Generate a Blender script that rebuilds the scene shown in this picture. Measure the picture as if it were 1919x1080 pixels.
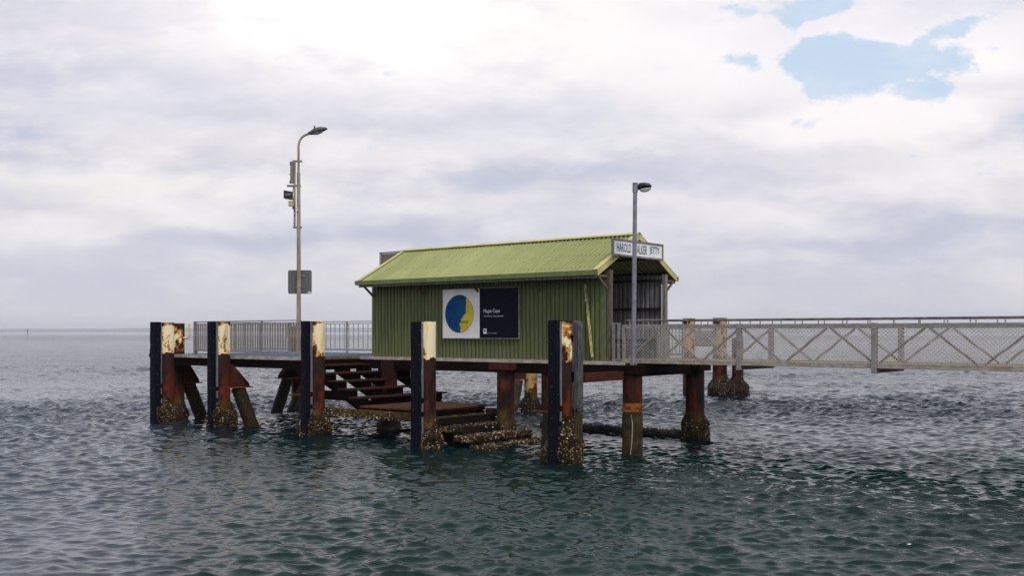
import bpy, math, random
import numpy as np
from mathutils import Vector, Matrix, Euler
random.seed(7); RNG = np.random.default_rng(7)
sc = bpy.context.scene
for o in list(bpy.data.objects): bpy.data.objects.remove(o)
col = sc.collection

# ------------------------------------------------------------ camera
HC = 3.36
cam_d = bpy.data.cameras.new('camera'); cam = bpy.data.objects.new('camera', cam_d); col.objects.link(cam)
cam.location = (0, 0, HC); cam.rotation_euler = (math.radians(90), 0, 0)
cam_d.sensor_width = 36; cam_d.lens = 36*1900/1919; cam_d.shift_y = 84.8/1919
cam_d.clip_start = 0.1; cam_d.clip_end = 40000
sc.camera = cam
sc.view_settings.view_transform = 'Standard'; sc.view_settings.look = 'None'
sc.cycles.volume_bounces = 3; sc.view_settings.exposure = 0.14; sc.view_settings.gamma = 1.0

# ------------------------------------------------------------ node helper
class NT:
    def __init__(s, tree): s.t = tree; s.n = tree.nodes; s.l = tree.links
    def new(s, typ, **kw):
        n = s.n.new(typ)
        for k, v in kw.items(): setattr(n, k, v)
        return n
    def put(s, sock, v):
        if hasattr(v, 'is_linked') or isinstance(v, bpy.types.NodeSocket): s.l.new(v, sock)
        elif v is not None:
            if hasattr(sock.default_value, '__len__') and not hasattr(v, '__len__'): v = (v,)*len(sock.default_value)
            if hasattr(sock.default_value, '__len__') and len(sock.default_value) == 4 and len(v) == 3: v = tuple(v)+(1,)
            sock.default_value = v
    def m(s, op, a, b=None, c=None, clamp=False):
        n = s.new('ShaderNodeMath', operation=op, use_clamp=clamp)
        s.put(n.inputs[0], a)
        if b is not None: s.put(n.inputs[1], b)
        if c is not None: s.put(n.inputs[2], c)
        return n.outputs[0]
    def mix(s, f, a, b, mode='MIX'):
        n = s.new('ShaderNodeMix', data_type='RGBA', blend_type=mode)
        s.put(n.inputs['Factor'], f) if False else s.put(n.inputs[0], f)
        s.put(n.inputs[6], a); s.put(n.inputs[7], b)
        return n.outputs[2]
    def noise(s, vec, scale=5, detail=4, rough=.5, dist=0):
        n = s.new('ShaderNodeTexNoise'); s.put(n.inputs['Vector'], vec)
        n.inputs['Scale'].default_value = scale; n.inputs['Detail'].default_value = detail
        n.inputs['Roughness'].default_value = rough; n.inputs['Distortion'].default_value = dist
        return n.outputs[0]
    def sstep(s, v, lo, hi):
        n = s.new('ShaderNodeMapRange', interpolation_type='SMOOTHSTEP')
        s.put(n.inputs[0], v); s.put(n.inputs[1], lo); s.put(n.inputs[2], hi)
        return n.outputs[0]
    def sep(s, v):
        n = s.new('ShaderNodeSeparateXYZ'); s.put(n.inputs[0], v); return n.outputs
    def comb(s, x, y, z):
        n = s.new('ShaderNodeCombineXYZ'); s.put(n.inputs[0], x); s.put(n.inputs[1], y); s.put(n.inputs[2], z); return n.outputs[0]
    def vmul(s, v, w):
        n = s.new('ShaderNodeVectorMath', operation='MULTIPLY'); s.put(n.inputs[0], v); s.put(n.inputs[1], w); return n.outputs[0]

# ------------------------------------------------------------ world: cloudy sky
SUN_EL, SUN_AZ = math.radians(48), math.radians(155)   # azimuth measured from +Y towards +X
SUN_DIR = Vector((math.sin(SUN_AZ)*math.cos(SUN_EL), math.cos(SUN_AZ)*math.cos(SUN_EL), math.sin(SUN_EL)))
w = bpy.data.worlds.new('World'); sc.world = w; w.use_nodes = True
nt = NT(w.node_tree); nt.n.clear()
sky = nt.new('ShaderNodeTexSky', sky_type='NISHITA', sun_disc=False)
sky.sun_elevation = SUN_EL; sky.sun_rotation = SUN_AZ
d = nt.sep(nt.new('ShaderNodeTexCoord').outputs['Generated'])
den = nt.m('MAXIMUM', nt.m('ABSOLUTE', d[1]), .28)
sx = nt.m('DIVIDE', d[0], den); sy = nt.m('MINIMUM', nt.m('MAXIMUM', nt.m('DIVIDE', d[2], den), 0.0), 2.0)
P0 = nt.comb(sx, sy, 0)
wob = nt.noise(nt.comb(sx, nt.m('MULTIPLY', sy, 2.0), 3.1), 5, 6, .55)
wob2 = nt.noise(nt.comb(sx, nt.m('MULTIPLY', sy, 2.0), 9.7), 5, 6, .55)
wx = nt.m('ADD', sx, nt.m('MULTIPLY', nt.m('SUBTRACT', wob, .5), .16))
wy = nt.m('ADD', sy, nt.m('MULTIPLY', nt.m('SUBTRACT', wob2, .5), .07))
def blob(cx, cy, rx, ry, rot=0.0, X=wx, Y=wy):
    dx = nt.m('SUBTRACT', X, (cx-960)/1900); dy = nt.m('SUBTRACT', Y, (624.8-cy)/1900)
    c, s_ = math.cos(rot), math.sin(rot)
    u = nt.m('ADD', nt.m('MULTIPLY', dx, c), nt.m('MULTIPLY', dy, s_))
    v = nt.m('ADD', nt.m('MULTIPLY', dx, -s_), nt.m('MULTIPLY', dy, c))
    q = nt.m('ADD', nt.m('POWER', nt.m('ABSOLUTE', nt.m('DIVIDE', u, rx/1900)), 2), nt.m('POWER', nt.m('ABSOLUTE', nt.m('DIVIDE', v, ry/1900)), 2))
    return nt.m('EXPONENT', nt.m('MULTIPLY', q, -1))
streak = nt.noise(nt.comb(nt.m('MULTIPLY', wx, 2.2), nt.m('MULTIPLY', wy, 11), 1.3), 1.6, 5, .5)
fine = nt.noise(nt.comb(sx, nt.m('MULTIPLY', sy, 2.2), 6.3), 9, 9, .6)
wisp = nt.noise(nt.comb(sx, nt.m('MULTIPLY', sy, 1.4), 2.3), 15, 10, .62, .1)
GREY = (.605, .615, .720); WHITE = (.96, .925, .90); BLUEG = (.50, .52, .63)
c = nt.mix(nt.sstep(nt.m('ADD', streak, nt.m('MULTIPLY', nt.m('SUBTRACT', fine, .5), .35)), .36, .66), BLUEG, (.75, .72, .745))
def add(amt, colr):
    global c
    c = nt.mix(nt.m('MULTIPLY', amt[0], amt[1]) if isinstance(amt, tuple) else amt, c, colr)
add((blob(720, 40, 560, 150, -.06), 1.0), (1.12, 1.05, 1.02))
add((blob(1080, 60, 420, 130, -.1), .75), WHITE)
bil = nt.noise(nt.comb(sx, nt.m('MULTIPLY', sy, 2.4), 4.4), 6.5, 9, .58, .15)
add((nt.m('MULTIPLY', nt.sstep(bil, .48, .66), nt.sstep(sy, .03, .15)), .42), (1.0, .965, .95))
add((nt.m('MULTIPLY', nt.sstep(nt.m('SUBTRACT', 1.0, bil), .50, .68), nt.sstep(sy, .03, .15)), .38), (.58, .60, .71))
add((blob(250, 335, 330, 26, 0), .75), (.90, .87, .82))
add((blob(60, 470, 260, 40, 0), .35), (.86, .83, .85))
add((blob(190, 190, 200, 60, 0), .45), (.57, .60, .73))
add((blob(1040, 235, 260, 50, .05), .45), (.60, .635, .72))
add((nt.sstep(nt.m('ADD', blob(1640, 220, 300, 62, .05), nt.m('MULTIPLY', nt.m('SUBTRACT', fine, .5), .5)), .30, .75), .85), (.985, .915, .895))
add((blob(1780, 330, 420, 60, 0), .45), (.86, .82, .83))
add((blob(1640, 90, 420, 130, 0), .9), (.93, .90, .93))
add((blob(1850, 110, 110, 50, 0), .8), (1.0, .95, .93))
add((nt.sstep(nt.m('ADD', blob(1250, 420, 900, 60, 0), nt.m('MULTIPLY', nt.m('SUBTRACT', streak, .5), 1.6)), .4, 1.2), .5), (.84, .81, .83))
hole = nt.m('MAXIMUM', nt.m('MAXIMUM', nt.m('MULTIPLY', blob(1605, 100, 200, 72, -.03), 1.3), blob(1500, 15, 100, 52, .5)), nt.m('MULTIPLY', blob(1385, 95, 50, 26, 0), .8))
hole = nt.m('MAXIMUM', hole, nt.m('MULTIPLY', blob(1760, 48, 170, 20, .25), .7))
hole = nt.m('MAXIMUM', hole, nt.m('MULTIPLY', blob(1730, 165, 80, 24, 0), .85))
hole = nt.m('SUBTRACT', hole, nt.m('MULTIPLY', blob(1600, 40, 120, 18, -.1), .6))
hole = nt.m('ADD', hole, nt.m('ADD', nt.m('MULTIPLY', nt.m('SUBTRACT', wisp, .5), 2.3), nt.m('MULTIPLY', nt.m('SUBTRACT', fine, .5), 1.3)))
c = nt.mix(nt.sstep(hole, .38, .72), c, (.54, .665, .82))
c = nt.mix(nt.m('MULTIPLY', nt.sstep(fine, .45, .75), .25), c, (.97, .93, .93))
c = nt.mix(nt.m('MULTIPLY', nt.m('SUBTRACT', 1.0, nt.sstep(sy, 0.0, .11)), .7), c, (.655, .65, .70))
# upper sky out of view, darkened and blued to tone down near water
c = nt.mix(nt.sstep(sy, .36, .75), c, (.66, .70, .79))
cl = nt.mix(1.0, c, (10, 10, 10), 'MULTIPLY')
fin = nt.mix(.97, sky.outputs[0], cl)
bg = nt.new('ShaderNodeBackground'); nt.put(bg.inputs[0], fin); bg.inputs[1].default_value = .1
nt.l.new(bg.outputs[0], nt.new('ShaderNodeOutputWorld').inputs[0])

sun_d = bpy.data.lights.new('sun', 'SUN'); sun_d.energy = 1.5; sun_d.angle = math.radians(12); sun_d.color = (1, .95, .86)
sun = bpy.data.objects.new('sun', sun_d); col.objects.link(sun)
sun.rotation_euler = SUN_DIR.to_track_quat('Z', 'Y').to_euler(); sun.location = (0, 0, 60)

# ------------------------------------------------------------ local frame of the jetty: a = along the shed (towards the viewer), b = to the back
N = math.hypot(2360, 1900); A = Vector((2360/N, -1900/N, 0)); B = Vector((1900/N, 2360/N, 0)); O = Vector((2.8, 29.5, 0))
RZ = math.atan2(A.y, A.x)
def L(a, b, z=0): return O + A*a + B*b + Vector((0, 0, z))

# ------------------------------------------------------------ materials
MATS = {}
def mat(name, colr, rough=.7, metal=0.0, var=.25, scale=6, bump=.0, colr2=None, stretch=(1, 1, 1), spec=.5, lo=.35, hi=.65, world=False):
    if name in MATS: return MATS[name]
    m_ = bpy.data.materials.new(name); m_.use_nodes = True; t = NT(m_.node_tree); bs = t.n['Principled BSDF']
    tc = t.new('ShaderNodeTexCoord').outputs['Object'] if not world else t.new('ShaderNodeNewGeometry').outputs['Position']
    v = t.vmul(tc, stretch)
    n1 = t.noise(v, scale, 6, .6)
    c2 = colr2 if colr2 else tuple(x*(1-var*1.6) for x in colr)
    f = t.sstep(n1, lo, hi)
    t.put(bs.inputs['Base Color'], t.mix(f, colr, c2))
    bs.inputs['Roughness'].default_value = rough; bs.inputs['Metallic'].default_value = metal
    bs.inputs['Specular IOR Level'].default_value = spec if rough < .6 or spec != .5 else .14
    if bump:
        b_ = t.new('ShaderNodeBump'); b_.inputs['Strength'].default_value = bump; b_.inputs['Distance'].default_value = .01
        t.put(b_.inputs['Height'], t.noise(v, scale*6, 4, .6)); t.l.new(b_.outputs[0], bs.inputs['Normal'])
    MATS[name] = m_; return m_

GALV = mat('weathered_galvanised', (.36, .34, .32), .6, .15, .3, 9, .15, (.22, .195, .18))
GALVB = mat('bare_galvanised', (.27, .27, .31), .5, .35, .2, 7, .1)
GREYTIMB = mat('grey_timber', (.30, .27, .25), .85, 0, .3, 5, .5, (.13, .11, .10), (6, 6, .7))
DARKTIMB = mat('dark_wet_timber', (.035, .028, .024), .75, 0, .3, 5, .5, (.015, .012, .012), (5, 5, 1))
EDGE = mat('pale_edge_trim', (.52, .47, .40), .8, 0, .3, 4, .3, (.30, .26, .21), (1, 1, 3))
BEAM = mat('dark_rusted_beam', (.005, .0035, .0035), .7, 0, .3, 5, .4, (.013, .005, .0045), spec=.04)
RUST = mat('brown_rust', (.085, .022, .013), .8, 0, .3, 7, .6, (.035, .012, .009))
RUSTO = mat('orange_rust', (.26, .07, .022), .8, 0, .3, 7, .6, (.10, .03, .015))
RUBBER = mat('navy_black_rubber', (.005, .006, .013), .6, 0, .2, 5, .6, (.030, .029, .036), (9, 9, .8), spec=.06, lo=.56, hi=.74)
DECKBLUE = mat('blue_deck_coating', (.035, .075, .16), .7, 0, .3, 5, .2, (.07, .12, .20))
ROOF = mat('yellow_green_roof_sheet', (.38, .40, .165), .5, .0, .2, 1.6, .0, (.31, .335, .13), (3.0, .5, 1), spec=.3, lo=.3, hi=.75)
CAP = mat('pale_yellow_green_flashing', (.58, .53, .20), .5, 0, .2, 3, .05, (.46, .43, .15))
GUT = mat('green_gutter', (.22, .27, .09), .45, 0, .2, 4, .05, (.15, .19, .06))
WALLG = mat('olive_green_wall_sheet', (.138, .162, .060), .55, 0, .2, 2.0, .0, (.105, .126, .048), (2, 2, .5), spec=.25)
INNER = mat('grey_inner_sheet', (.20, .20, .21), .6, 0, .25, 3, .1, (.12, .12, .125), (2, 2, .5))
NAVY = mat('navy_panel', (.006, .006, .018), .6, 0, .1, 3, spec=.08)
WHITEP = mat('white_panel', (.88, .85, .82), .5, 0, .06, 3)
SIGNW = mat('white_sign_board', (.90, .90, .89), .5, 0, .05, 3)
SIGNF = mat('grey_sign_frame', (.27, .25, .25), .6, .1, .2, 8, .2)
LETTER = mat('blue_lettering', (.02, .05, .20), .5, 0, .05, 3)
DISCB = mat('blue_printed_disc', (.002, .085, .22), .5, 0, .2, 2.2, 0, (.002, .040, .16), spec=.1)
DISCY = mat('yellow_printed_land', (.74, .58, .06), .5, 0, .2, 3.0, 0, (.55, .42, .05), spec=.1)
INK = mat('dark_ink', (.03, .04, .03), .6)
TEXTW = mat('white_print', (.8, .8, .85), .5, 0, .02, 3)
CREAMP = mat('cream_paint', (.80, .66, .42), .5, 0, .2, 6, .1, (.62, .46, .25))
PLANKY = mat('peeling_yellow_plank', (.62, .58, .24), .8, 0, .3, 9, .4, (.22, .22, .07), (3, 3, 1), lo=.45, hi=.56)
DARKMET = mat('dark_lamp_housing', (.05, .06, .06), .4, .3, .2, 6)
BLACK = mat('black_housing', (.012, .012, .014), .4, 0, .1, 6)
YELBOX = mat('yellow_box', (.55, .45, .12), .5, 0, .15, 6)
POLEM = mat('brown_grey_pole', (.42, .35, .28), .6, .1, .3, 3, .2, (.25, .19, .14), (3, 3, .5))
WHITEPL = mat('white_plastic', (.75, .73, .68), .5)
BACKP = mat('grey_sign_back', (.15, .15, .155), .6, .1, .12, 4)
CONC = mat('weathered_concrete', (.30, .28, .25), .85, 0, .3, 4, .4)
SLIPPED = mat('algae_timber', (.065, .045, .020), .85, 0, .3, 5, .6, (.022, .016, .009), (5, 5, 1))
gl = bpy.data.materials.new('lamp_glass'); gl.use_nodes = True
b_ = gl.node_tree.nodes['Principled BSDF']; b_.inputs['Base Color'].default_value = (.6, .62, .6, 1); b_.inputs['Roughness'].default_value = .12; b_.inputs['Transmission Weight'].default_value = .5
GLASS = gl

def barn_mat():
    m_ = bpy.data.materials.new('barnacle_shell'); m_.use_nodes = True; t = NT(m_.node_tree); bs = t.n['Principled BSDF']
    tc = t.new('ShaderNodeTexCoord').outputs['Object']
    v = t.new('ShaderNodeTexVoronoi'); v.inputs['Scale'].default_value = 26; t.put(v.inputs['Vector'], tc)
    r = t.sep(v.outputs['Color'])
    c1 = t.mix(t.sstep(r[0], .1, .9), (.012, .007, .004), (.065, .034, .014))
    c2 = t.mix(t.m('GREATER_THAN', r[1], .88), c1, (.50, .32, .14))
    c2 = t.mix(t.m('GREATER_THAN', r[2], .955), c2, (.85, .78, .62))
    t.put(bs.inputs['Base Color'], c2); bs.inputs['Roughness'].default_value = .5; bs.inputs['Specular IOR Level'].default_value = .25
    return m_
BARN = barn_mat()
BARNB = mat('barnacle_crust_base', (.028, .017, .008), .7, 0, .3, 14, .9, (.010, .007, .004))
MUSSEL = mat('dark_mussel_crust', (.012, .011, .012), .55, 0, .3, 20, .8, (.03, .024, .018))

def pile_mat(name, cover=.5, side=0.0, seed=0.0, z0=2.62, cream=(.95, .82, .54), dark=1.0, topz=3.7):
    """steel tube: cream paint above z0 broken by rust, rust red in the middle, olive growth low down"""
    m_ = bpy.data.materials.new(name); m_.use_nodes = True; t = NT(m_.node_tree); bs = t.n['Principled BSDF']
    tc = t.new('ShaderNodeTexCoord').outputs['Object']; xyz = t.sep(tc)
    off = t.comb(t.m('ADD', xyz[0], seed), t.m('ADD', xyz[1], seed*1.7), xyz[2])
    vs = t.vmul(off, (5, 5, .7)); n1 = t.noise(vs, 1.3, 6, .6); n2 = t.noise(off, 3.5, 6, .6); n3 = t.noise(off, 16, 5, .6)
    z = xyz[2]
    rust = t.mix(t.sstep(n1, .35, .62), tuple(x*dark for x in (.035, .011, .008)), tuple(x*dark for x in (.20, .033, .008)))
    rust = t.mix(t.sstep(n3, .40, .75), rust, tuple(x*dark for x in (.022, .010, .008)))
    rust = t.mix(t.sstep(t.noise(t.vmul(off, (2, 2, .8)), 1.6, 5, .65), .44, .58), rust, tuple(x*dark for x in (.014, .008, .007)))
    # higher part duller, mid part redder
    up = t.sstep(t.m('ADD', z, t.m('MULTIPLY', n1, .9)), 2.0, 2.75)
    rust = t.mix(t.m('MULTIPLY', up, .9), rust, tuple(x*dark for x in (.030, .014, .012)))
    low = t.sstep(t.m('ADD', z, t.m('MULTIPLY', n1, 1.1)), 1.0, 1.75)
    olive = t.mix(t.sstep(n2, .35, .65), tuple(x*dark for x in (.17, .10, .028)), tuple(x*dark for x in (.050, .036, .015)))
    body = t.mix(low, olive, rust)
    wet = t.sstep(z, .15, .8)
    body = t.mix(wet, (.018, .014, .009), body)
    orange = t.mix(t.sstep(n2, .4, .6), (.42, .13, .022), (.66, .33, .08))
    q = t.m('ADD', t.m('MULTIPLY', t.noise(t.vmul(off, (1.3, 1.3, .8)), 3.0, 5, .6), 1.0), t.m('MULTIPLY', n3, .25))
    q = t.m('ADD', q, t.m('MULTIPLY', t.m('ADD', t.m('MULTIPLY', xyz[0], .779), t.m('MULTIPLY', xyz[1], .627)), side))
    q = t.m('SUBTRACT', q, t.m('MULTIPLY', t.sstep(z, topz-.16, topz+.02), .22))
    q = t.m('SUBTRACT', q, t.m('MULTIPLY', t.m('SUBTRACT', 1.0, t.sstep(z, z0, z0+.45)), .12))
    th = 1.12-cover
    halo = t.sstep(q, th-.075, th-.02); crm = t.sstep(q, th+.005, th+.045)
    zc = t.m('GREATER_THAN', t.m('ADD', z, t.m('MULTIPLY', t.m('SUBTRACT', n2, .5), .28)), z0)
    c1 = t.mix(t.m('MULTIPLY', halo, zc), body, orange)
    stain = t.mix(t.sstep(n1, .48, .68), cream, (cream[0]*.95, cream[1]*.72, cream[2]*.42))
    c1 = t.mix(t.m('MULTIPLY', crm, zc), c1, stain)
    t.put(bs.inputs['Base Color'], c1); bs.inputs['Roughness'].default_value = .7; bs.inputs['Specular IOR Level'].default_value = .15
    b2 = t.new('ShaderNodeBump'); b2.inputs['Strength'].default_value = .5; b2.inputs['Distance'].default_value = .012
    t.put(b2.inputs['Height'], t.m('ADD', n3, t.m('MULTIPLY', crm, .4))); t.l.new(b2.outputs[0], bs.inputs['Normal'])
    return m_

# ------------------------------------------------------------ mesh builder
class MB:
    def __init__(s): s.v = []; s.f = []
    def add(s, vs, fs):
        k = len(s.v); s.v += [tuple(p) for p in vs]; s.f += [tuple(i+k for i in f) for f in fs]; return s
    def box(s, x0, x1, y0, y1, z0, z1):
        return s.add([(x0,y0,z0),(x1,y0,z0),(x1,y1,z0),(x0,y1,z0),(x0,y0,z1),(x1,y0,z1),(x1,y1,z1),(x0,y1,z1)],
                     [(0,3,2,1),(4,5,6,7),(0,1,5,4),(1,2,6,5),(2,3,7,6),(3,0,4,7)])
    def bar(s, p, q, wd, ht, up=(0, 0, 1)):
        p = Vector(p); q = Vector(q); d_ = (q-p).normalized(); u = Vector(up)
        if abs(d_.dot(u)) > .98: u = Vector((1, 0, 0))
        sd = d_.cross(u).normalized()*wd/2; un = sd.cross(d_).normalized()*ht/2
        vs = [p-sd-un, p+sd-un, p+sd+un, p-sd+un, q-sd-un, q+sd-un, q+sd+un, q-sd+un]
        return s.add(vs, [(0,1,2,3),(7,6,5,4),(0,4,5,1),(1,5,6,2),(2,6,7,3),(3,7,4,0)])
    def tube(s, pts, rs, n=12, caps=True):
        pts = [Vector(p) for p in pts]
        if not hasattr(rs, '__len__'): rs = [rs]*len(pts)
        k = len(s.v); ref = None
        for i, p in enumerate(pts):
            t = (pts[min(i+1, len(pts)-1)]-pts[max(i-1, 0)]).normalized()
            if ref is None: ref = Vector((1, 0, 0)) if abs(t.x) < .8 else Vector((0, 1, 0))
            x = (ref-t*ref.dot(t)).normalized(); y = t.cross(x); ref = x
            for j in range(n):
                an = 2*math.pi*j/n; s.v.append(tuple(p+(x*math.cos(an)+y*math.sin(an))*rs[i]))
        for i in range(len(pts)-1):
            for j in range(n):
                a_ = k+i*n+j; b2 = k+i*n+(j+1) % n; s.f.append((a_, b2, b2+n, a_+n))
        if caps:
            s.f.append(tuple(k+j for j in range(n))[::-1]); e = k+(len(pts)-1)*n; s.f.append(tuple(e+j for j in range(n)))
        return s
    def prism(s, poly, off):
        """poly: planar 3D points, extruded by vector off"""
        n = len(poly); off = Vector(off); vs = [Vector(p) for p in poly]; vs += [p+off for p in vs]
        fs = [tuple(range(n))[::-1], tuple(range(n, 2*n))]+[(i, (i+1) % n, (i+1) % n+n, i+n) for i in range(n)]
        return s.add(vs, fs)
    def build(s, name, m_, parent=None, smooth=False, bevel=0):
        me = bpy.data.meshes.new(name); me.from_pydata(s.v, [], s.f); me.materials.append(m_)
        me.validate(); me.update()
        o = bpy.data.objects.new(name, me); col.objects.link(o)
        if smooth:
            me.polygons.foreach_set('use_smooth', [True]*len(me.polygons))
            try: me.set_sharp_from_angle(angle=math.radians(40))
            except Exception: pass
        if bevel:
            md = o.modifiers.new('bevel', 'BEVEL'); md.width = bevel; md.segments = 2; md.limit_method = 'ANGLE'
        if parent: o.parent = parent
        return o
def tag(o, label=None, cat=None, group=None, kind=None):
    if label: o['label'] = label
    if cat: o['category'] = cat
    if group: o['group'] = group
    if kind: o['kind'] = kind
    return o
def thing(name, label, cat, a=0, b=0, z=0, group=None, rz=None):
    o = bpy.data.objects.new(name, None); col.objects.link(o); o.empty_display_size = .2
    o.location = L(a, b, z); o.rotation_euler = (0, 0, RZ if rz is None else rz)
    return tag(o, label, cat, group)
def copy_thing(root, label, a, b, z=0, group=None, rz=None):
    r = root.copy(); col.objects.link(r); r.location = L(a, b, z); r['label'] = label
    if group: r['group'] = group
    if rz is not None: r.rotation_euler = (0, 0, rz)
    for ch in [c_ for c_ in bpy.data.objects if c_.parent == root]:
        c2 = ch.copy(); col.objects.link(c2); c2.parent = r
        for g in [c_ for c_ in bpy.data.objects if c_.parent == ch]:
            d2 = g.copy(); col.objects.link(d2); d2.parent = c2
    return r

# ------------------------------------------------------------ water (one sheet to the horizon)
def spectrum_tile(n, size, lam_pk, wind, seed, lmin, spread=2.0, width=.75):
    """height and horizontal (choppy) displacement of a random sea tile, scaled to an rms slope of 1"""
    r = np.random.default_rng(seed); k = np.fft.fftfreq(n, size/n)
    kx, ky = np.meshgrid(k, k, indexing='ij'); kk = np.hypot(kx, ky); kk[0, 0] = 1e-6
    amp = np.exp(-.5*(np.log(kk*lam_pk)/width)**2)/kk**1.75*np.exp(-(kk*lmin)**2)
    cosw = (kx*math.cos(wind)+ky*math.sin(wind))/kk
    amp *= (.10+np.abs(cosw)**spread); amp[0, 0] = 0
    H = amp*(r.normal(size=(n, n))+1j*r.normal(size=(n, n)))
    H = np.fft.fft2(np.fft.ifft2(H).real)
    h = np.fft.ifft2(H).real; dx = np.fft.ifft2(1j*kx/kk*H).real; dy = np.fft.ifft2(1j*ky/kk*H).real
    gx = np.diff(h, axis=0)/(size/n); gy = np.diff(h, axis=1)/(size/n)
    q = math.sqrt((gx**2).mean()+(gy**2).mean())
    return h/q, dx/q, dy/q
def sample(tile, size, x, y):
    n = tile.shape[0]; u = (x/size*n) % n; v = (y/size*n) % n
    i = u.astype(int) % n; j = v.astype(int) % n; fu = u-np.floor(u); fv = v-np.floor(v); i2 = (i+1) % n; j2 = (j+1) % n
    return (tile[i, j]*(1-fu)+tile[i2, j]*fu)*(1-fv)+(tile[i, j2]*(1-fu)+tile[i2, j2]*fu)*fv
def make_water():
    C0 = (0.0, -4.0)
    r = [3.0]
    while r[-1] < 15: r.append(r[-1]+.25)
    while r[-1] < 34: r.append(r[-1]+.034)
    while r[-1] < 52: r.append(r[-1]+.048)
    dr = .048
    while r[-1] < 13000: dr *= 1.012 if r[-1] < 200 else 1.06; r.append(r[-1]+dr)
    r = np.array(r)
    fan = math.radians(37); dense = np.linspace(-fan, fan, 1150)
    rest = np.linspace(fan, 2*math.pi-fan, 120)[1:-1]
    th = np.concatenate([dense, rest]); nr, na = len(r), len(th)
    R, T = np.meshgrid(r, th, indexing='ij'); X = C0[0]+R*np.sin(T); Y = C0[1]+R*np.cos(T)
    T1 = spectrum_tile(1024, 26.0, .32, math.radians(84), 3, .038, 2.4, .65)
    T2 = spectrum_tile(1024, 53.0, 1.0, math.radians(60), 5, .25, 3.0)
    T3 = spectrum_tile(512, 140.0, 9.0, math.radians(85), 8, 2.0, 3.0)
    patch = spectrum_tile(256, 170.0, 22.0, 0, 11, 5.0, 0.0)[0]; patch /= patch.std()
    pt = sample(patch, 170.0, X+40, Y); amp = np.clip(1.0+.28*pt, .55, 1.5)
    calm = 1-.5*np.exp(-(((X+7.5)/3.0)**2+((Y-15)/4.5)**2))
    f1 = np.clip(1.35-R/120, 0, 1); f2 = np.clip(1.4-R/240, 0, 1); f3 = np.clip(1.5-R/900, 0, 1)
    c_, s_ = math.cos(.5), math.sin(.5); X2, Y2 = X*c_-Y*s_, X*s_+Y*c_
    k1 = .31*amp*calm*f1; k2 = (.07+.14*np.clip((R-26)/22, 0, 1))*amp*f2
    dn = np.clip((R-12)/3, 0, 1); Xo, Yo = X, Y
    Z = k1*sample(T1[0], 26.0, X, Y)+k2*sample(T2[0], 53.0, X2, Y2)+.02*f3*sample(T3[0], 140.0, X, Y)
    d1x, d1y = sample(T1[1], 26.0, X, Y)*k1*.9, sample(T1[2], 26.0, X, Y)*k1*.9
    d2x, d2y = sample(T2[1], 53.0, X2, Y2)*k2, sample(T2[2], 53.0, X2, Y2)*k2
    X = Xo+dn*(d1x+d2x*c_+d2y*s_); Y = Yo+dn*(d1y-d2x*s_+d2y*c_)
    Z[R < 3.1] = 0
    co = np.empty((nr*na+1, 3), np.float32); co[:-1, 0] = X.ravel(); co[:-1, 1] = Y.ravel(); co[:-1, 2] = Z.ravel(); co[-1] = (C0[0], C0[1], 0)
    i, j = np.meshgrid(np.arange(nr-1), np.arange(na), indexing='ij'); j2 = (j+1) % na
    q = np.stack([i*na+j, (i+1)*na+j, (i+1)*na+j2, i*na+j2], -1).reshape(-1, 4)[:, ::-1]
    jj = np.arange(na); tri = np.stack([np.full(na, nr*na), (jj+1) % na, jj], -1)
    me = bpy.data.meshes.new('water'); nq, n3 = len(q), len(tri)
    me.vertices.add(len(co)); me.vertices.foreach_set('co', co.ravel())
    me.loops.add(nq*4+n3*3); me.loops.foreach_set('vertex_index', np.concatenate([q.ravel(), tri.ravel()]).astype(np.int32))
    me.polygons.add(nq+n3)
    st = np.concatenate([np.arange(nq)*4, nq*4+np.arange(n3)*3]).astype(np.int32)
    me.polygons.foreach_set('loop_start', st)
    me.polygons.foreach_set('use_smooth', np.ones(nq+n3, bool)); me.update(calc_edges=True)
    m_ = bpy.data.materials.new('sea_water'); m_.use_nodes = True; t = NT(m_.node_tree); bs = t.n['Principled BSDF']
    g = t.new('ShaderNodeNewGeometry').outputs['Position']
    big = t.noise(t.vmul(g, (1, 1, 0)), .09, 3, .5)
    deep = t.mix(t.sstep(big, .35, .65), (.0010, .0115, .0095), (.0022, .020, .0145))
    gp_ = t.sep(g); deep = t.mix(t.sstep(gp_[1], 22, 42), deep, (.0015, .008, .015)); sky_sheen = t.m('SUBTRACT', 1.0, t.sstep(t.m('ADD', t.m('ADD', gp_[0], t.m('MULTIPLY', gp_[1], .30)), t.m('MULTIPLY', t.m('SUBTRACT', big, .5), 5.0)), -3.2, .6))  # paler base colour at near left stands in for brighter sky reflection
    t.put(bs.inputs['Base Color'], t.mix(sky_sheen, deep, (.034, .044, .060)))
    bs.inputs['IOR'].default_value = 1.333; bs.inputs['Roughness'].default_value = .05
    r1 = t.noise(t.vmul(g, (1.0, 1.5, 1)), 9, 4, .55, .3); r2 = t.noise(t.vmul(g, (.8, 1.6, 1)), .9, 6, .6, .3)
    dist = t.sstep(t.sep(g)[1], 30, 110)
    b1 = t.new('ShaderNodeBump'); b1.inputs['Distance'].default_value = .006; b1.inputs['Strength'].default_value = 1.0
    t.put(b1.inputs['Height'], r1)
    b2 = t.new('ShaderNodeBump'); b2.inputs['Distance'].default_value = .85
    far_ = t.m('MULTIPLY', t.sstep(gp_[1], 380, 560), t.m('SUBTRACT', 1.0, t.sstep(gp_[1], 1100, 1700)))
    t.put(b2.inputs['Strength'], t.m('MULTIPLY', dist, t.m('ADD', .62, t.m('MULTIPLY', far_, .38)))); t.put(b2.inputs['Height'], r2); t.l.new(b1.outputs[0], b2.inputs['Normal'])
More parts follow.
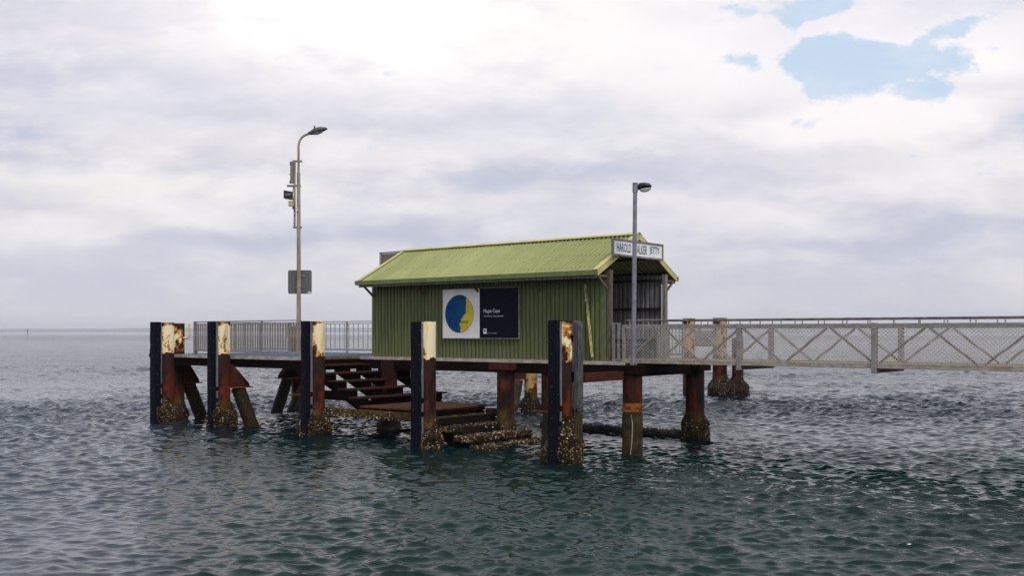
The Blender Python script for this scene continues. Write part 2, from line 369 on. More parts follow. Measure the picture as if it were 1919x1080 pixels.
    t.l.new(b2.outputs[0], bs.inputs['Normal'])
    me.materials.append(m_)
    o = bpy.data.objects.new('water', me); col.objects.link(o); tag(o, 'rippled grey green sea around the jetty', 'water', kind='structure')
make_water()

# ------------------------------------------------------------ far shore
def ridge(name, m_, y, x0, x1, hfun, depth, label, n=240, zb=-1.0):
    mb = MB()
    for i in range(n+1):
        x = x0+(x1-x0)*i/n; h = hfun(x)
        mb.v += [(x, y, zb), (x, y+depth*.3, h), (x, y+depth, h*.9), (x, y+depth*1.3, zb)]
    for i in range(n):
        for k in range(3): a_ = i*4+k; mb.f.append((a_, a_+4, a_+5, a_+1))
    o = mb.build(name, m_); tag(o, label, 'terrain', kind='structure'); return o
HILL = mat('wooded_shore', (.03, .05, .03), 1, 0, .3, .01, 0, world=True)
SAND = mat('beach_sand', (.75, .70, .60), 1, 0, .1, .02, 0, world=True)
def hh(x):
    x /= 2.2; return 68+9*math.sin(x/900+1.0)+4.5*math.sin(x/310)+2.2*math.sin(x/97+2)+1.5*math.sin(x/41) - (0 if x < 0 else min(10, x/400))
ridge('hills', HILL, 11500, -9300, 10600, hh, 900, 'low hazy wooded shore on the horizon')
ridge('beach', SAND, 11300, -9300, -1200, lambda x: 8.5+2*math.sin(x/420), 60, 'thin pale sand strip below the far hills', 90)

hz = MB().box(-14500, 14500, -14500, 14500, -3, 100)
hm = bpy.data.materials.new('haze_air'); hm.use_nodes = True; t = NT(hm.node_tree); t.n.clear()
pv = t.new('ShaderNodeVolumePrincipled'); pv.inputs['Color'].default_value = (.93, .95, 1, 1); pv.inputs['Density'].default_value = .00012; pv.inputs['Anisotropy'].default_value = .0
t.l.new(pv.outputs[0], t.new('ShaderNodeOutputMaterial').inputs['Volume'])
tag(hz.build('haze', hm), 'thin sea haze over the far water', 'haze', kind='stuff')

# ------------------------------------------------------------ piles
def shells(mb, pts, smin=.012, smax=.028):
    for p, nrm in pts:
        nrm = (nrm+Vector((random.gauss(0, .45), random.gauss(0, .45), random.gauss(0, .45)))).normalized()
        u = nrm.orthogonal().normalized(); v = nrm.cross(u); s_ = random.uniform(smin, smax); ph = random.random()*6
        k = 4; ring = [p+(u*math.cos(ph+6.283*i/k)+v*math.sin(ph+6.283*i/k))*s_*random.uniform(.7, 1.2) for i in range(k)]
        mb.add(ring+[p+nrm*s_*random.uniform(.9, 2.0)], [(i, (i+1) % k, k) for i in range(k)])
def crust(parent, r0, z1, z0=-.5, bulge=.16, n=900, seed=1, cx=0, cy=0, zb=.35, taper=True, lean=(0, 0), dark=False):
    """lumpy collar of oysters and barnacles around a pile"""
    random.seed(seed); mb = MB(); nz, na = 20, 36
    ph = [random.random()*6.28 for _ in range(6)]
    def rad(z, th):
        g = math.exp(-((z-zb)/(.38*(z1-zb)+.22))**2) if z > zb else 1-.25*(zb-z)
        lump = .05*math.sin(3*th+ph[0]+z*4)+.035*math.sin(5*th+ph[1]-z*7)+.03*math.sin(2*th+ph[2]+z*9)
        e = max(0, min(1, (z1+.18*math.sin(2*th+ph[3])+.1*math.sin(5*th+ph[4])-z)/.25))
        return r0-.01+(bulge*g+lump*.8*min(1, bulge*8)+.03)*e
    for i in range(nz+1):
        z = z0+(z1+.25-z0)*i/nz
        for j in range(na):
            th = 2*math.pi*j/na; r = rad(z, th)+random.uniform(-.014, .014)
            mb.v.append((cx+lean[0]*z+r*math.cos(th), cy+lean[1]*z+r*math.sin(th), z))
    for i in range(nz):
        for j in range(na): a_ = i*na+j; b2 = i*na+(j+1) % na; mb.f.append((a_, b2, b2+na, a_+na))
    o = mb.build('growth_base', MUSSEL if dark else BARNB, parent)
    ms = MB(); pts = []; n = int(n*1.9)
    while len(pts) < n:
        z = z0+.35+(z1+.2-z0-.35)*random.random()**1.15; th = random.random()*6.283; r = rad(z, th)
        e = (z1+.18*math.sin(2*th+ph[3])+.1*math.sin(5*th+ph[4])-z)
        if e < 0 and random.random() > .12: continue
        pts.append((Vector((cx+lean[0]*z+r*math.cos(th), cy+lean[1]*z+r*math.sin(th), z)), Vector((math.cos(th), math.sin(th), .2))))
    shells(ms, pts)
    s_ = ms.build('barnacle_crust', MUSSEL if dark else BARN, o)
    o.name = 'marine_growth'; s_['kind'] = 'stuff'
    return o
def tube_pile(label, a, b, top, m_, r=.275, group=None, name='steel_pile', growth=None, seed=1, hollow=True):
    root = thing(name, label, 'pile', a, b, 0, group)
    mb = MB(); n = 40; zs = [-1.2]+[top*i/10 for i in range(11)]
    mb.tube([(0, 0, z) for z in zs], r, n, caps=False)
    if hollow:
        mb.tube([(0, 0, top), (0, 0, top-.5)], r-.02, n, caps=False)
        k = (len(zs)-1)*n; k2 = len(zs)*n
        for j in range(n): mb.f.append((k+j, k+(j+1) % n, k2+(j+1) % n, k2+j))
        mb.f.append(tuple(k2+n+j for j in range(n)))
    else: mb.f.append(tuple((len(zs)-1)*n+j for j in range(n)))
    mb.build('shaft', m_, root, smooth=True)
    if growth: crust(root, r, seed=seed, **growth)
    return root
def fender(root, top, bx=0.0, by=-.44, w_=.24, dp=.2, z0=-.35, ragged=False):
    mb = MB(); nz = 14; random.seed(int(top*1000)+int(root.location.x*10))
    for i in range(nz+1):
        z = z0+(top-z0)*i/nz; j = random.uniform(-.015, .015)
        mb.v += [(bx-w_/2+j, by-dp/2, z), (bx+w_/2+j, by-dp/2, z), (bx+w_/2+j, by+dp/2, z), (bx-w_/2+j, by+dp/2, z)]
    for i in range(nz):
        for k in range(4): p = i*4; mb.f.append((p+k, p+(k+1) % 4, p+4+(k+1) % 4, p+4+k))
    mb.f += [(3, 2, 1, 0), (nz*4, nz*4+1, nz*4+2, nz*4+3)]
    f_ = mb.build('fender', RUBBER, root, bevel=.015)
    ch = MB().box(bx-.11, bx+.11, by+dp/2+.002, by+dp/2+.05, z0, top-.03)
    ch.box(bx+.09, bx+.112, by+dp/2+.05, by+dp/2+.16, z0, top-.05)
    ch.build('fender_channel', GALVB, root)
    ba = MB().tube([(bx+w_/2-.005, by, 0), (bx+w_/2+.012, by, 0)], .022, 8).build('bolt', BLACK, f_)
    bb = MB().tube([(bx, by-dp/2+.005, 0), (bx, by-dp/2-.012, 0)], .022, 8).build('bolt', BLACK, f_)
    z = top-.25; ba.location = (0, 0, z); bb.location = (0, 0, z-.2); z -= .42
    while z > .3:
        for q_, dz in ((ba, 0), (bb, -.2)): q = q_.copy(); col.objects.link(q); q.location = (0, 0, z+dz)
        z -= .42
    for z in (1.35, .95):
        cl = MB().box(.02, .12, -.36, -.25, z-.03, z+.12)
        cl.build('fender_bracket', BEAM, root, smooth=True)
    if ragged:
        pts = [(-.25, top-.01), (-.10, top), (-.10, 2.1), (-.16, 2.45), (-.38, 2.47), (-.30, 2.66), (-.31, 2.72), (-.24, 2.86), (-.235, 3.05), (-.27, 3.07), (-.22, 3.35)]
        MB().prism([(bx+x, by-.05, z) for x, z in pts], (0, .06, 0)).build('torn_rubber_flap', RUBBER, f_)
def hook(root, ang, z, r=.045, off=.275, h=.55):
    c_, s_ = math.cos(ang), math.sin(ang); pts = []
    for i in range(3): pts.append((c_*(off-.02+.07*i), s_*(off-.02+.07*i), z))
    for i in range(1, 7):
        t_ = i/6*math.pi/2; rr = off+.12+.13*math.sin(t_); pts.append((c_*rr, s_*rr, z+.13*(1-math.cos(t_))))
    pts.append((c_*(off+.25), s_*(off+.25), z+h))
    MB().tube(pts, r, 12).build('mooring_horn', CREAMP, root, smooth=True)
def rake(root, dx, dy, ztop=1.4, spread=.75, m_=None, gm=None, grow=False, r=.25, top0=.45, seed=3, zg=2.3):
    """raking leg under a rusty gusset box; (dx,dy) unit direction away from the pile"""
    m_ = m_ or SLIPPED; gm = gm or RUST
    t0 = top0; px, py = -dy, dx
    poly = [(.2, zg), (.2, ztop+.02), (t0+.36, ztop+.02), (t0+.33, ztop+.14), (.30, zg)]
    g = MB().prism([(dx*u-px*.2, dy*u-py*.2, z) for u, z in poly], (px*.4, py*.4, 0)).build('gusset', gm, root)
    MB().prism([(dx*u+px*q, dy*u+py*q, ztop-.025) for u, q in ((.1, -.27), (t0+.42, -.32), (t0+.42, .32), (.1, .27))], (0, 0, .043)).build('gusset_plate', RUSTO, root)
    p0 = Vector((dx*t0, dy*t0, ztop-.03)); p1 = Vector((dx*(t0+spread*(ztop+1)/ztop), dy*(t0+spread*(ztop+1)/ztop), -1.0))
    lg = MB(); lg.tube([p0.lerp(p1, i/12) for i in range(13)], [r*(1+.03*math.sin(i*2.3+seed)) for i in range(13)], 20)
    lg_o = lg.build('raking_leg', m_, root, smooth=True)
    if grow:
        random.seed(seed); ms = MB(); pts = []
        for _ in range(260):
            t_ = random.uniform(.25, .62); c = p0.lerp(p1, t_); th = random.random()*6.283; n_ = Vector((math.cos(th), math.sin(th), 0))
            pts.append((c+n_*r, n_))
        shells(ms, pts); ms.build('barnacle_crust', BARN, lg_o)['kind'] = 'stuff'

def sheet_tones(m_, width, axis=0, grime=0.0, zlo=0.0, off=0.0, pan0=.5, rib_shade=.4, shade_col=(.14, .15, .07)):
    t = NT(m_.node_tree); bs = t.n['Principled BSDF']; src = bs.inputs['Base Color'].links[0].from_socket
    p_ = t.sep(t.new('ShaderNodeTexCoord').outputs['Object'])
    wn = t.new('ShaderNodeTexWhiteNoise', noise_dimensions='1D'); t.put(wn.inputs['W'], t.m('FLOOR', t.m('DIVIDE', p_[axis], width)))
    tone = t.m('ADD', .90, t.m('MULTIPLY', wn.outputs[0], .2))
    c_ = t.mix(1.0, src, t.comb(tone, tone, tone), 'MULTIPLY')
    n_ = t.noise(t.vmul(t.comb(p_[0], p_[1], p_[2]), (7, 7, .5)), 1.5, 5, .65)
    c_ = t.mix(t.m('MULTIPLY', t.sstep(n_, .50, .72), .45), c_, (.20, .18, .12) if axis == 0 and grime else (.30, .29, .2))
    if grime: c_ = t.mix(t.m('MULTIPLY', t.m('MULTIPLY', t.m('SUBTRACT', 1.0, t.sstep(p_[2], zlo, zlo+.35)), t.sstep(t.noise(t.comb(p_[0], p_[1], p_[2]), 6, 4, .6), .35, .65)), grime), c_, (.16, .13, .08))
    # rib shading painted in as darker bands along the pans
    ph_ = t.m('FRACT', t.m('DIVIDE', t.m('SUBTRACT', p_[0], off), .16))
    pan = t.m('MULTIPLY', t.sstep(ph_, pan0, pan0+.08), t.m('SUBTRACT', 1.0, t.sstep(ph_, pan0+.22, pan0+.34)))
    c_ = t.mix(t.m('MULTIPLY', pan, rib_shade), c_, shade_col)
    t.put(bs.inputs['Base Color'], c_)
sheet_tones(ROOF, .80, off=-10.0, pan0=.46, rib_shade=.42); sheet_tones(WALLG, .80, grime=.7, off=-9.88, pan0=.58, rib_shade=.55, shade_col=(.03, .035, .015))
PM = [pile_mat('painted_pile_%s' % k, c_, s_, sd) for k, c_, s_, sd in (('faded', .60, .35, 2.1), ('blotched', .53, -.3, 8.4), ('pitted', .575, .55, 4.7), ('bright', .66, .9, 6.6), ('narrow', .51, .35, 1.9))]
PRUST = pile_mat('red_rusted_pile', -1, 0, 3.3); PDARK = pile_mat('dark_rusted_pile', -1, 0, 12.3, dark=.5); PBR = pile_mat('brown_painted_pile', .50, 0, 5.1, z0=1.9, cream=(.46, .36, .24), topz=4.1, dark=.8)
PREAR = pile_mat('orange_streaked_pile', .55, .2, 7.7, cream=(.55, .30, .12))
BPM = -3.1
FG = 'fendered steel piles along the sea face of the jetty head'
p = tube_pile('outermost cream topped steel pile, leftmost, with torn black fender', -17.83, BPM, 3.76, PM[0], growth=dict(z1=.75, bulge=.24, n=900), group=FG, seed=11)
fender(p, 3.78, bx=-.02, by=-.46, w_=.34, dp=.26, ragged=True)
p = tube_pile('rust patched steel pile tucked right behind the leftmost fendered pile', -18.45, -2.25, 3.74, PM[1], growth=dict(z1=.6, bulge=.1, n=350), seed=12)
hook(p, math.radians(25), 3.17); rake(p, .0, 1.0, 1.42, .6, grow=True, zg=2.35, top0=.5)
p = tube_pile('cream topped pile with mooring horn, second fendered pile from the left', -14.33, BPM, 3.76, PM[0], growth=dict(z1=.8, bulge=.22, n=950), group=FG, seed=13)
fender(p, 3.77, w_=.26); hook(p, math.radians(-20), 3.15); rake(p, .12, .99, 1.42, .55, top0=.62, zg=2.25)
p = tube_pile('cream topped pile pitted with round rust spots beside the stairs', -9.25, BPM, 3.74, PM[2], growth=dict(z1=.85, bulge=.2, n=950), group=FG, seed=14)
fender(p, 3.75, w_=.25); rake(p, -1, .1, 1.35, .3, top0=.5, r=.22, zg=1.9)
p = tube_pile('bright cream topped pile in front of the printed board', -4.32, BPM, 3.70, PM[3], growth=dict(z1=.62, bulge=.13, n=850), group=FG, seed=15)
fender(p, 3.69, w_=.26)
p = tube_pile('pile with narrow cream strip between black fender and grey timber', .66, BPM, 3.69, PM[4], growth=dict(z1=.95, bulge=.19, n=1500, cx=.05), group=FG, seed=16)
fender(p, 3.70, w_=.25); rake(p, -1, .15, 1.28, .1, top0=.48, r=.22, grow=True, zg=1.5)
hk = MB().prism([(-.50, .12, 3.62), (-.50, .12, 3.22), (-.46, .12, 3.12), (-.38, .12, 3.05), (-.26, .12, 3.05), (-.26, .12, 3.62)], (0, .1, 0)); hk.build('mooring_horn', CREAMP, p, bevel=.02)

# timber post bolted to the nearest pile
tp = thing('timber_post', 'round topped weathered grey timber post against the nearest fendered pile', 'post', 1.0, -3.0, 0)
mb = MB(); prof = [(-.13+.26*i/8, 3.55+.13*math.sin(math.acos(max(-1, min(1, -1+2*i/8))))) for i in range(9)]
mb.prism([(-.13, -.12, 1.42)]+[(x, -.12, z) for x, z in prof]+[(.13, -.12, 1.42), (.09, -.12, 1.30), (.05, -.12, 1.44), (0, -.12, 1.28), (-.06, -.12, 1.43)], (0, .24, 0))
mb.build('upper_timber', mat('dark_grey_timber', (.125, .12, .125), .85, 0, .3, 5, .5, (.045, .043, .048), (6, 6, .7)), tp, bevel=.03)
MB().tube([(.02, .0, -1), (.02, 0, 0), (.01, 0, .7), (0, 0, 1.3)], [.16, .16, .155, .14], 18).build('lower_timber', SLIPPED, tp, smooth=True)
for bb_ in ((-.16, -.02, -.16, -.115, 3.15, 3.3), (-.18, .0, -.16, -.115, 2.1, 2.35), (-.12, -.05, -.17, -.12, 1.0, 1.12)): MB().box(*bb_).build('bracket', BEAM, tp)

# piles in line with the shed front and behind it
RG = 'plain rusted steel piles under the deck'
tube_pile('rusted pile right beneath the stairs below the shed corner', -8.96, -.1, 2.42, PDARK, growth=dict(z1=.5, bulge=.14, n=250, dark=True), group=RG, seed=21, hollow=False)
p = tube_pile('red rusted pile at the shed front, standing at the lower steps', -3.75, -.12, 2.44, PRUST, growth=dict(z1=.5, bulge=.05, n=400), group=RG, seed=22, hollow=False)
MB().box(-.42, .42, -.33, .33, 2.22, 2.41).build('cap_plate', RUST, p)
p = tube_pile('rusted pile carrying the right hand lamp post, with an orange scarf and pale crack', 1.2, -.6, 2.44, pile_mat('banded_pile', -1, 0, 9.9, dark=.8), group=RG, seed=23, hollow=False)
MB().box(-.33, .33, -.3, .3, 2.2, 2.46).build('cap_plate', BEAM, p, bevel=.01)
mb = MB(); th = [math.radians(x) for x in (-70, -60, -50, -45)]
mb.tube([(math.cos(-1.15)*.278, math.sin(-1.15)*.278, 1.1), (math.cos(-1.0)*.281, math.sin(-1.0)*.281, .85), (math.cos(-1.05)*.281, math.sin(-1.05)*.281, .4), (math.cos(-1.2)*.281, math.sin(-1.2)*.281, 0)], .014, 6)
mb.build('crack', EDGE, p)
cg = MB(); nn = 28
for i, z in enumerate((-.6, 1.02, 1.12, 1.17)):
    for j in range(nn):
        an = 2*math.pi*j/nn; zz = z+(.05*math.sin(3*an) if i else 0); r_ = (.288, .29, .284, .27)[i]; cg.v.append((r_*math.cos(an), r_*math.sin(an), zz))
for i in range(3):
    for j in range(nn): a_ = i*nn+j; b2 = i*nn+(j+1) % nn; cg.f.append((a_, b2, b2+nn, a_+nn))
ob_ = MB().tube([(0, 0, 1.17), (0, 0, 1.42)], [.281, .279], 28, caps=False).build('scarf_band', mat('orange_scarf', (.34, .12, .022), .8, 0, .3, 5, .5, (.10, .03, .012), (1, 1, 2)), p, smooth=True)
cg.build('peeling_wrap', mat('peeled_wrap', (.060, .042, .018), .7, 0, .3, 3, .6, (.018, .014, .009), (1, 1, 1.5)), p, smooth=True)
p = tube_pile('dark rusted pile beneath the gangway with a heavy collar of growth', 1.0, 3.35, 2.42, pile_mat('deep_brown_pile', -1, 0, 14.1, dark=.55), growth=dict(z1=.72, bulge=.12, n=500, dark=False), r=.29, group=RG, seed=24, hollow=False)
MB().box(-.45, .36, -.36, .36, 2.2, 2.41).build('cap_plate', BEAM, p)
p = tube_pile('dark pile under the back edge of the left deck with raking leg', -18.2, 3.5, 3.62, PREAR, growth=dict(z1=.5, bulge=.12, n=200, dark=True), seed=25)
rake(p, -.1, -1, 1.45, .55, m_=DARKTIMB, gm=BEAM, top0=.55, r=.24, zg=2.3)
p = tube_pile('orange streaked back pile beside the left lamp post', -18.75, 3.9, 3.66, PREAR, seed=26)
hook(p, math.radians(200), 3.15)
tube_pile('rusted back pile seen past the pile by the stairs', -12.9, 3.5, 2.4, PDARK, group=RG, seed=27, hollow=False)
# back dolphin seen under the shed
DG = 'piles of the back berthing dolphin'
p = tube_pile('rust and cream back pile with gusset seen under the shed', -9.9, 9.1, 3.5, pile_mat('cream_brown_back_pile', .55, 0, 3.9, z0=.9, cream=(.45, .32, .16)), growth=dict(z1=.65, bulge=.16, n=260), group=DG, seed=31)
rake(p, -.8, -.6, 1.42, .25, m_=mat('patched_leg', (.09, .08, .08), .7, 0, .3, 3, .4, (.05, .03, .02), (1, 1, 3)), gm=RUST, top0=.62, r=.3, grow=True, zg=2.6)
tube_pile('darkest back pile, middle one seen under the shed', -9.15, 9.3, 3.5, PDARK, group=DG, seed=32, hollow=False)
tube_pile('grey brown back pile, right one seen under the shed', -8.55, 9.4, 3.5, pile_mat('grey_brown_back_pile', .52, 0, 13.9, z0=1.3, cream=(.22, .18, .14)), group=DG, seed=33, hollow=False)
# far dolphin behind the gangway
HG = 'piles of the far dolphin behind the gangway'
tube_pile('left pile of the far dolphin, pale topped, mostly behind the gangway', -10.4, 23.6, 4.15, PBR, r=.33, group=HG, seed=41, hollow=False)
tube_pile('stout pale topped far pile seen left of the leaning pair', -9.2, 24.8, 4.18, PBR, r=.38, growth=dict(z1=1.0, bulge=.26, n=500), group=HG, seed=42, hollow=False)
tube_pile('slimmer rust red far pile on the right of the pair', -8.35, 25.2, 3.1, PRUST, r=.30, growth=dict(z1=1.0, bulge=.3, n=450), group=HG, seed=43, hollow=False)
bd = thing('dolphin_board', 'weathered board fixed between the two far pale topped piles', 'board', -9.75, 23.75, 0)
MB().box(-.45, .9, -.06, .06, 2.75, 3.5).build('board', CONC, bd); MB().box(-.6, 1.0, .06, .2, 2.66, 2.74).build('rail_beam', RUSTO, bd)

# ------------------------------------------------------------ deck
dk = thing('jetty_deck', 'jetty head deck with blue surface, pale edge and dark beams', 'deck', 0, 0, 0)
DT = 2.55; DL = -18.7; DS = -10.45
MB().box(DL, DS, -2.62, 3.45, DT-.10, DT).build('deck_surface', DECKBLUE, dk)
MB().box(DS, .62, -.06, 3.45, DT-.10, DT).build('deck_surface', mat('grey_deck_boards', (.25, .23, .21), .85, 0, .3, 4, .3), dk)
e = MB().box(DL-.04, DS+.04, -2.68, -2.622, DT-.11, DT+.012); e.build('edge_trim', EDGE, dk)
MB().box(DS+.003, DS+.045, -2.62, -.13, DT-.09, DT+.01).build('edge_trim', mat('mossy_edge', (.22, .20, .12), .9, 0, .3, 6, .3), dk)
MB().box(DS+.046, .62, -.14, -.062, DT-.11, DT-.01).build('edge_trim', EDGE, dk)
for (x0, x1, y0, y1, z0, z1) in ((DL, DS, -2.6, -2.42, 2.14, 2.448), (DS, .7, -.12, .06, 2.12, 2.438), (DL, .7, 3.2, 3.4, 2.12, 2.448), (DS-.2, DS+.04, -2.41, -.13, 2.1, 2.448), (DL, DS-.21, -.1, .1, 2.1, 2.448)):
    MB().box(x0, x1, y0, y1, z0, z1).build('edge_beam', BEAM, dk)
x = DL+.15
while x < .6:
    y0 = -2.41 if x < DS-.3 else .07
    MB().box(x-.05, x+.05, y0 if x < DS-.3 else .065, 3.19, 2.20, 2.447).build('joist', BEAM, dk); x += 1.22
MB().box(.87, 1.13, -2.8, -.93, 2.06, 2.30).build('cross_beam', RUST, dk)
MB().box(.84, 1.08, -.29, 3.04, 2.12, 2.438).build('cross_beam', BEAM, dk)

# waterline brace with mussels
br = thing('waterline_brace', 'mussel covered horizontal brace just above the water behind the nearest piles', 'brace', 0, 3.3, 0)
mb = MB(); pts = []; rs = []; random.seed(5)
for i in range(60): x = -4.9+5.9*i/59; pts.append((x, 0, .17+random.uniform(-.01, .01))); rs.append(.135+random.uniform(-.022, .022))
mb.tube(pts, rs, 14); o = mb.build('brace_tube', MUSSEL, br)
ms = MB(); pp = []
for _ in range(1400):
    x = random.uniform(-4.9, .9); th = random.random()*6.283; n_ = Vector((0, math.cos(th), math.sin(th))); pp.append((Vector((x, 0, .17))+n_*.13, n_))
shells(ms, pp, .02, .045); ms.build('mussel_crust', MUSSEL, br)['kind'] = 'stuff'

# ------------------------------------------------------------ landing stairs
stt = thing('landing_stairs', 'rusted steel stairs going down from the deck to barnacled lower steps', 'stairs', 0, 0, 0)
def tread(a0, a1, b0, b1, z, m_, th_=.055):
    MB().box(a0, a1, b0, b1, z-th_, z).build('tread', m_, stt, bevel=.008)
TRD = mat('rusted_tread', (.062, .019, .012), .85, 0, .3, 8, .5, (.022, .009, .007))
for i in range(5):
    tread(-10.33+.52*i, -9.83+.52*i, -2.62, 1.55 if i else -.2, 2.30-.25*i, TRD)
for b0 in (-2.35, -1.25, -.25, 1.15):
    poly = [(-10.4, b0, 2.22), (-10.4, b0, 1.96), (-7.75, b0, .70), (-7.45, b0, .90), (-7.75, b0, 1.02)]
    MB().prism(poly, (0, .05, 0)).build('stringer', BEAM, stt)
    for i in range(5):
        MB().box(-10.30+.52*i, -9.95+.52*i, b0-.16, b0+.26, 2.02-.25*i, 2.243-.25*i).build('tread_bracket', BEAM, stt)
MB().box(-7.72, -5.0, -2.62, .5, .985, 1.04).build('landing', mat('landing_plate', (.12, .048, .022), .85, 0, .3, 4, .5, (.06, .032, .017)), stt, bevel=.008)
MB().box(-9.4, -4.6, -2.78, -2.64, .70, .93).build('waler', mat('algae_beam', (.13, .085, .028), .85, 0, .3, 6, .7, (.05, .035, .015)), stt)
MB().box(-10.3, -5.0, -.02, .16, .60, .98).build('waler', BEAM, stt)
MB().box(-10.3, -8.35, -2.5, -2.36, 1.16, 1.46).build('waler', BEAM, stt)
ms = MB(); random.seed(9); pp = []
for _ in range(700):
    x = random.uniform(-9.3, -4.7); z = random.uniform(.68, .93)
    if random.random() < .7: z = random.uniform(.68, .76)
    pp.append((Vector((x, -2.785, z)), Vector((0, -1, 0))))
for _ in range(500): pp.append((Vector((random.uniform(-7.6, -5.1), random.uniform(-2.6, .2), .97)), Vector((0, 0, -1))))
shells(ms, pp, .012, .03); ms.build('barnacle_crust', BARN, stt)['kind'] = 'stuff'
MB().box(-7.7, -5.0, -2.1, -1.95, .72, .983).build('landing_bearer', BEAM, stt); MB().box(-7.7, -5.0, -.4, -.25, .72, .983).build('landing_bearer', BEAM, stt)
MB().box(-5.05, -4.95, -2.6, .28, .88, .984).build('landing_bearer', BEAM, stt); MB().box(-4.94, -3.9, .32, .42, .72, .93).build('waler', SLIPPED, stt)
LS = [(-4.92, -4.40, .80, 40), (-4.32, -3.78, .56, 260), (-3.72, -3.15, .32, 900), (-3.08, -2.45, .08, 500)]
for k, (a0, a1, z, nb) in enumerate(LS):
    random.seed(50+k); mb = MB(); nx, ny = 6, 30; am = .006 if k == 0 else .020; g = {}
    def vv(i, j, top):
        if (i, j, top) not in g:
            x = a0+(a1-a0)*i/nx; y = -2.55+(2.83+.1*k)*j/ny; g[(i, j, top)] = len(mb.v)
            mb.v.append((x+random.uniform(-am, am), y+random.uniform(-am, am), z-(0 if top else (.07+am*5))+random.uniform(-am, am)))
        return g[(i, j, top)]
    for i in range(nx):
        for j in range(ny):
            mb.f.append((vv(i, j, 1), vv(i+1, j, 1), vv(i+1, j+1, 1), vv(i, j+1, 1))); mb.f.append((vv(i, j, 0), vv(i, j+1, 0), vv(i+1, j+1, 0), vv(i+1, j, 0)))
    for j in range(ny):
        for i in (0, nx): q = (vv(i, j, 0), vv(i, j+1, 0), vv(i, j+1, 1), vv(i, j, 1)); mb.f.append(q if i == 0 else q[::-1])
    for i in range(nx):
        for j in (0, ny): q = (vv(i, j, 0), vv(i, j, 1), vv(i+1, j, 1), vv(i+1, j, 0)); mb.f.append(q if j == 0 else q[::-1])
    tr = mb.build('lower_step', SLIPPED if k == 0 else BARNB, stt)
    ms = MB(); pp = []
    for _ in range(nb*2):
        y = random.uniform(-2.55, .28+.1*k)
        if random.random() < .45: pp.append((Vector((random.uniform(a0, a1), y, z)), Vector((0, 0, 1))))
        else:
            s_ = random.choice((0, 1)); pp.append((Vector((a1, y, z-random.uniform(0, .13))), Vector((1, 0, 0))) if s_ else (Vector((random.uniform(a0, a1), -2.56, z-random.uniform(0, .13))), Vector((0, -1, 0))))
    shells(ms, pp, .012, .036); ms.build('barnacle_crust', BARN, tr)['kind'] = 'stuff'
for b0 in (-2.3, -1.1, .1):
    MB().prism([(-5.0, b0, .9), (-5.0, b0, .45), (-3.6, b0, -.3), (-2.5, b0, -.3), (-2.5, b0, -.05)], (0, .08, 0)).build('stringer', BEAM, stt)
for x_, z0_, z1_, y1_ in ((-5.02, .50, .98, .25), (-4.36, .28, .80, .1), (-3.76, -.1, .53, .3), (-3.14, -.3, .29, .4)):
    MB().box(x_-.06, x_, -2.5, y1_, z0_, z1_).build('riser', mat('black_wet_steel', (.010, .008, .007), .6, 0, .2, 5, .3), stt)
# pale drain pipe seen through the stairs
pb = MB().tube([(-15.6, 3.0, 2.15), (-14.9, 3.0, 1.85), (-14.0, 3.0, 1.5), (-12.9, 3.4, 1.0)], .13, 12).build('raking_brace', mat('pale_brace', (.50, .40, .30), .7, 0, .3, 3, .2, (.25, .25, .2)), None, smooth=True)
pb.location = O; pb.rotation_euler = (0, 0, RZ); tag(pb, 'pale sloping brace under the deck seen between the stair treads', 'brace')
db = MB().tube([(-4.9, 3.3, 2.5), (-4.9, 3.3, 2.15), (-4.85, 3.3, 2.0), (-4.7, 3.3, 1.9), (-4.4, 3.3, 1.86)], .055, 10).build('drain_pipe', BLACK, None, smooth=True)
db.location = O; db.rotation_euler = (0, 0, RZ); tag(db, 'bent black pipe hanging under the deck right of the red rusted pile', 'pipe')

# ------------------------------------------------------------ shed
sh = thing('jetty_shelter', 'green corrugated iron waiting shed with yellow green gable roof', 'shed', 0, 0, DT)
SL, SW, WH = -9.88, 3.3, 2.62        # length along -a, depth, wall height
PITCH = .16
def corr(p0, p1, zt, m_, nrm, name='wall', amp=.019, zb=0.0, pitch=PITCH, seg=8, parent=None):
    """vertical ribbed sheet between p0 and p1 (x,y), thin but double sided"""
    p0 = Vector((p0[0], p0[1], 0)); p1 = Vector((p1[0], p1[1], 0)); ln = (p1-p0).length; n = int(ln/pitch*seg); nrm = Vector((nrm[0], nrm[1], 0))
    mb = MB()
    for i in range(n+1):
        q = p0.lerp(p1, i/n); s_ = i/n*ln/pitch
        w_ = amp*math.tanh(3*(math.sin(2*math.pi*s_)+.45))
        for dd in (0, -.003):
            a_ = q+nrm*(w_+dd); mb.v += [(a_.x, a_.y, zb), (a_.x, a_.y, zt if not callable(zt) else zt(i/n))]
    for i in range(n):
        k = i*4; mb.f += [(k, k+4, k+5, k+1), (k+2, k+3, k+7, k+6), (k+1, k+5, k+7, k+3), (k, k+2, k+6, k+4)]
    return mb.build(name, m_, parent or sh)
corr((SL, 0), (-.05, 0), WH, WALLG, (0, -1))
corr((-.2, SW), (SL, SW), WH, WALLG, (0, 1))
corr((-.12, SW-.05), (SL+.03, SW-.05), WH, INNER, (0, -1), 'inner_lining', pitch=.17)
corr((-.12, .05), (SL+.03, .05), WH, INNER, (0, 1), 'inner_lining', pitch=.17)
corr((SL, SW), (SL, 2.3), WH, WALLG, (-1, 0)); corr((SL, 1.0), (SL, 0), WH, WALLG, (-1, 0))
corr((SL, 2.3), (SL, 1.0), WH, WALLG, (-1, 0), zb=2.1)
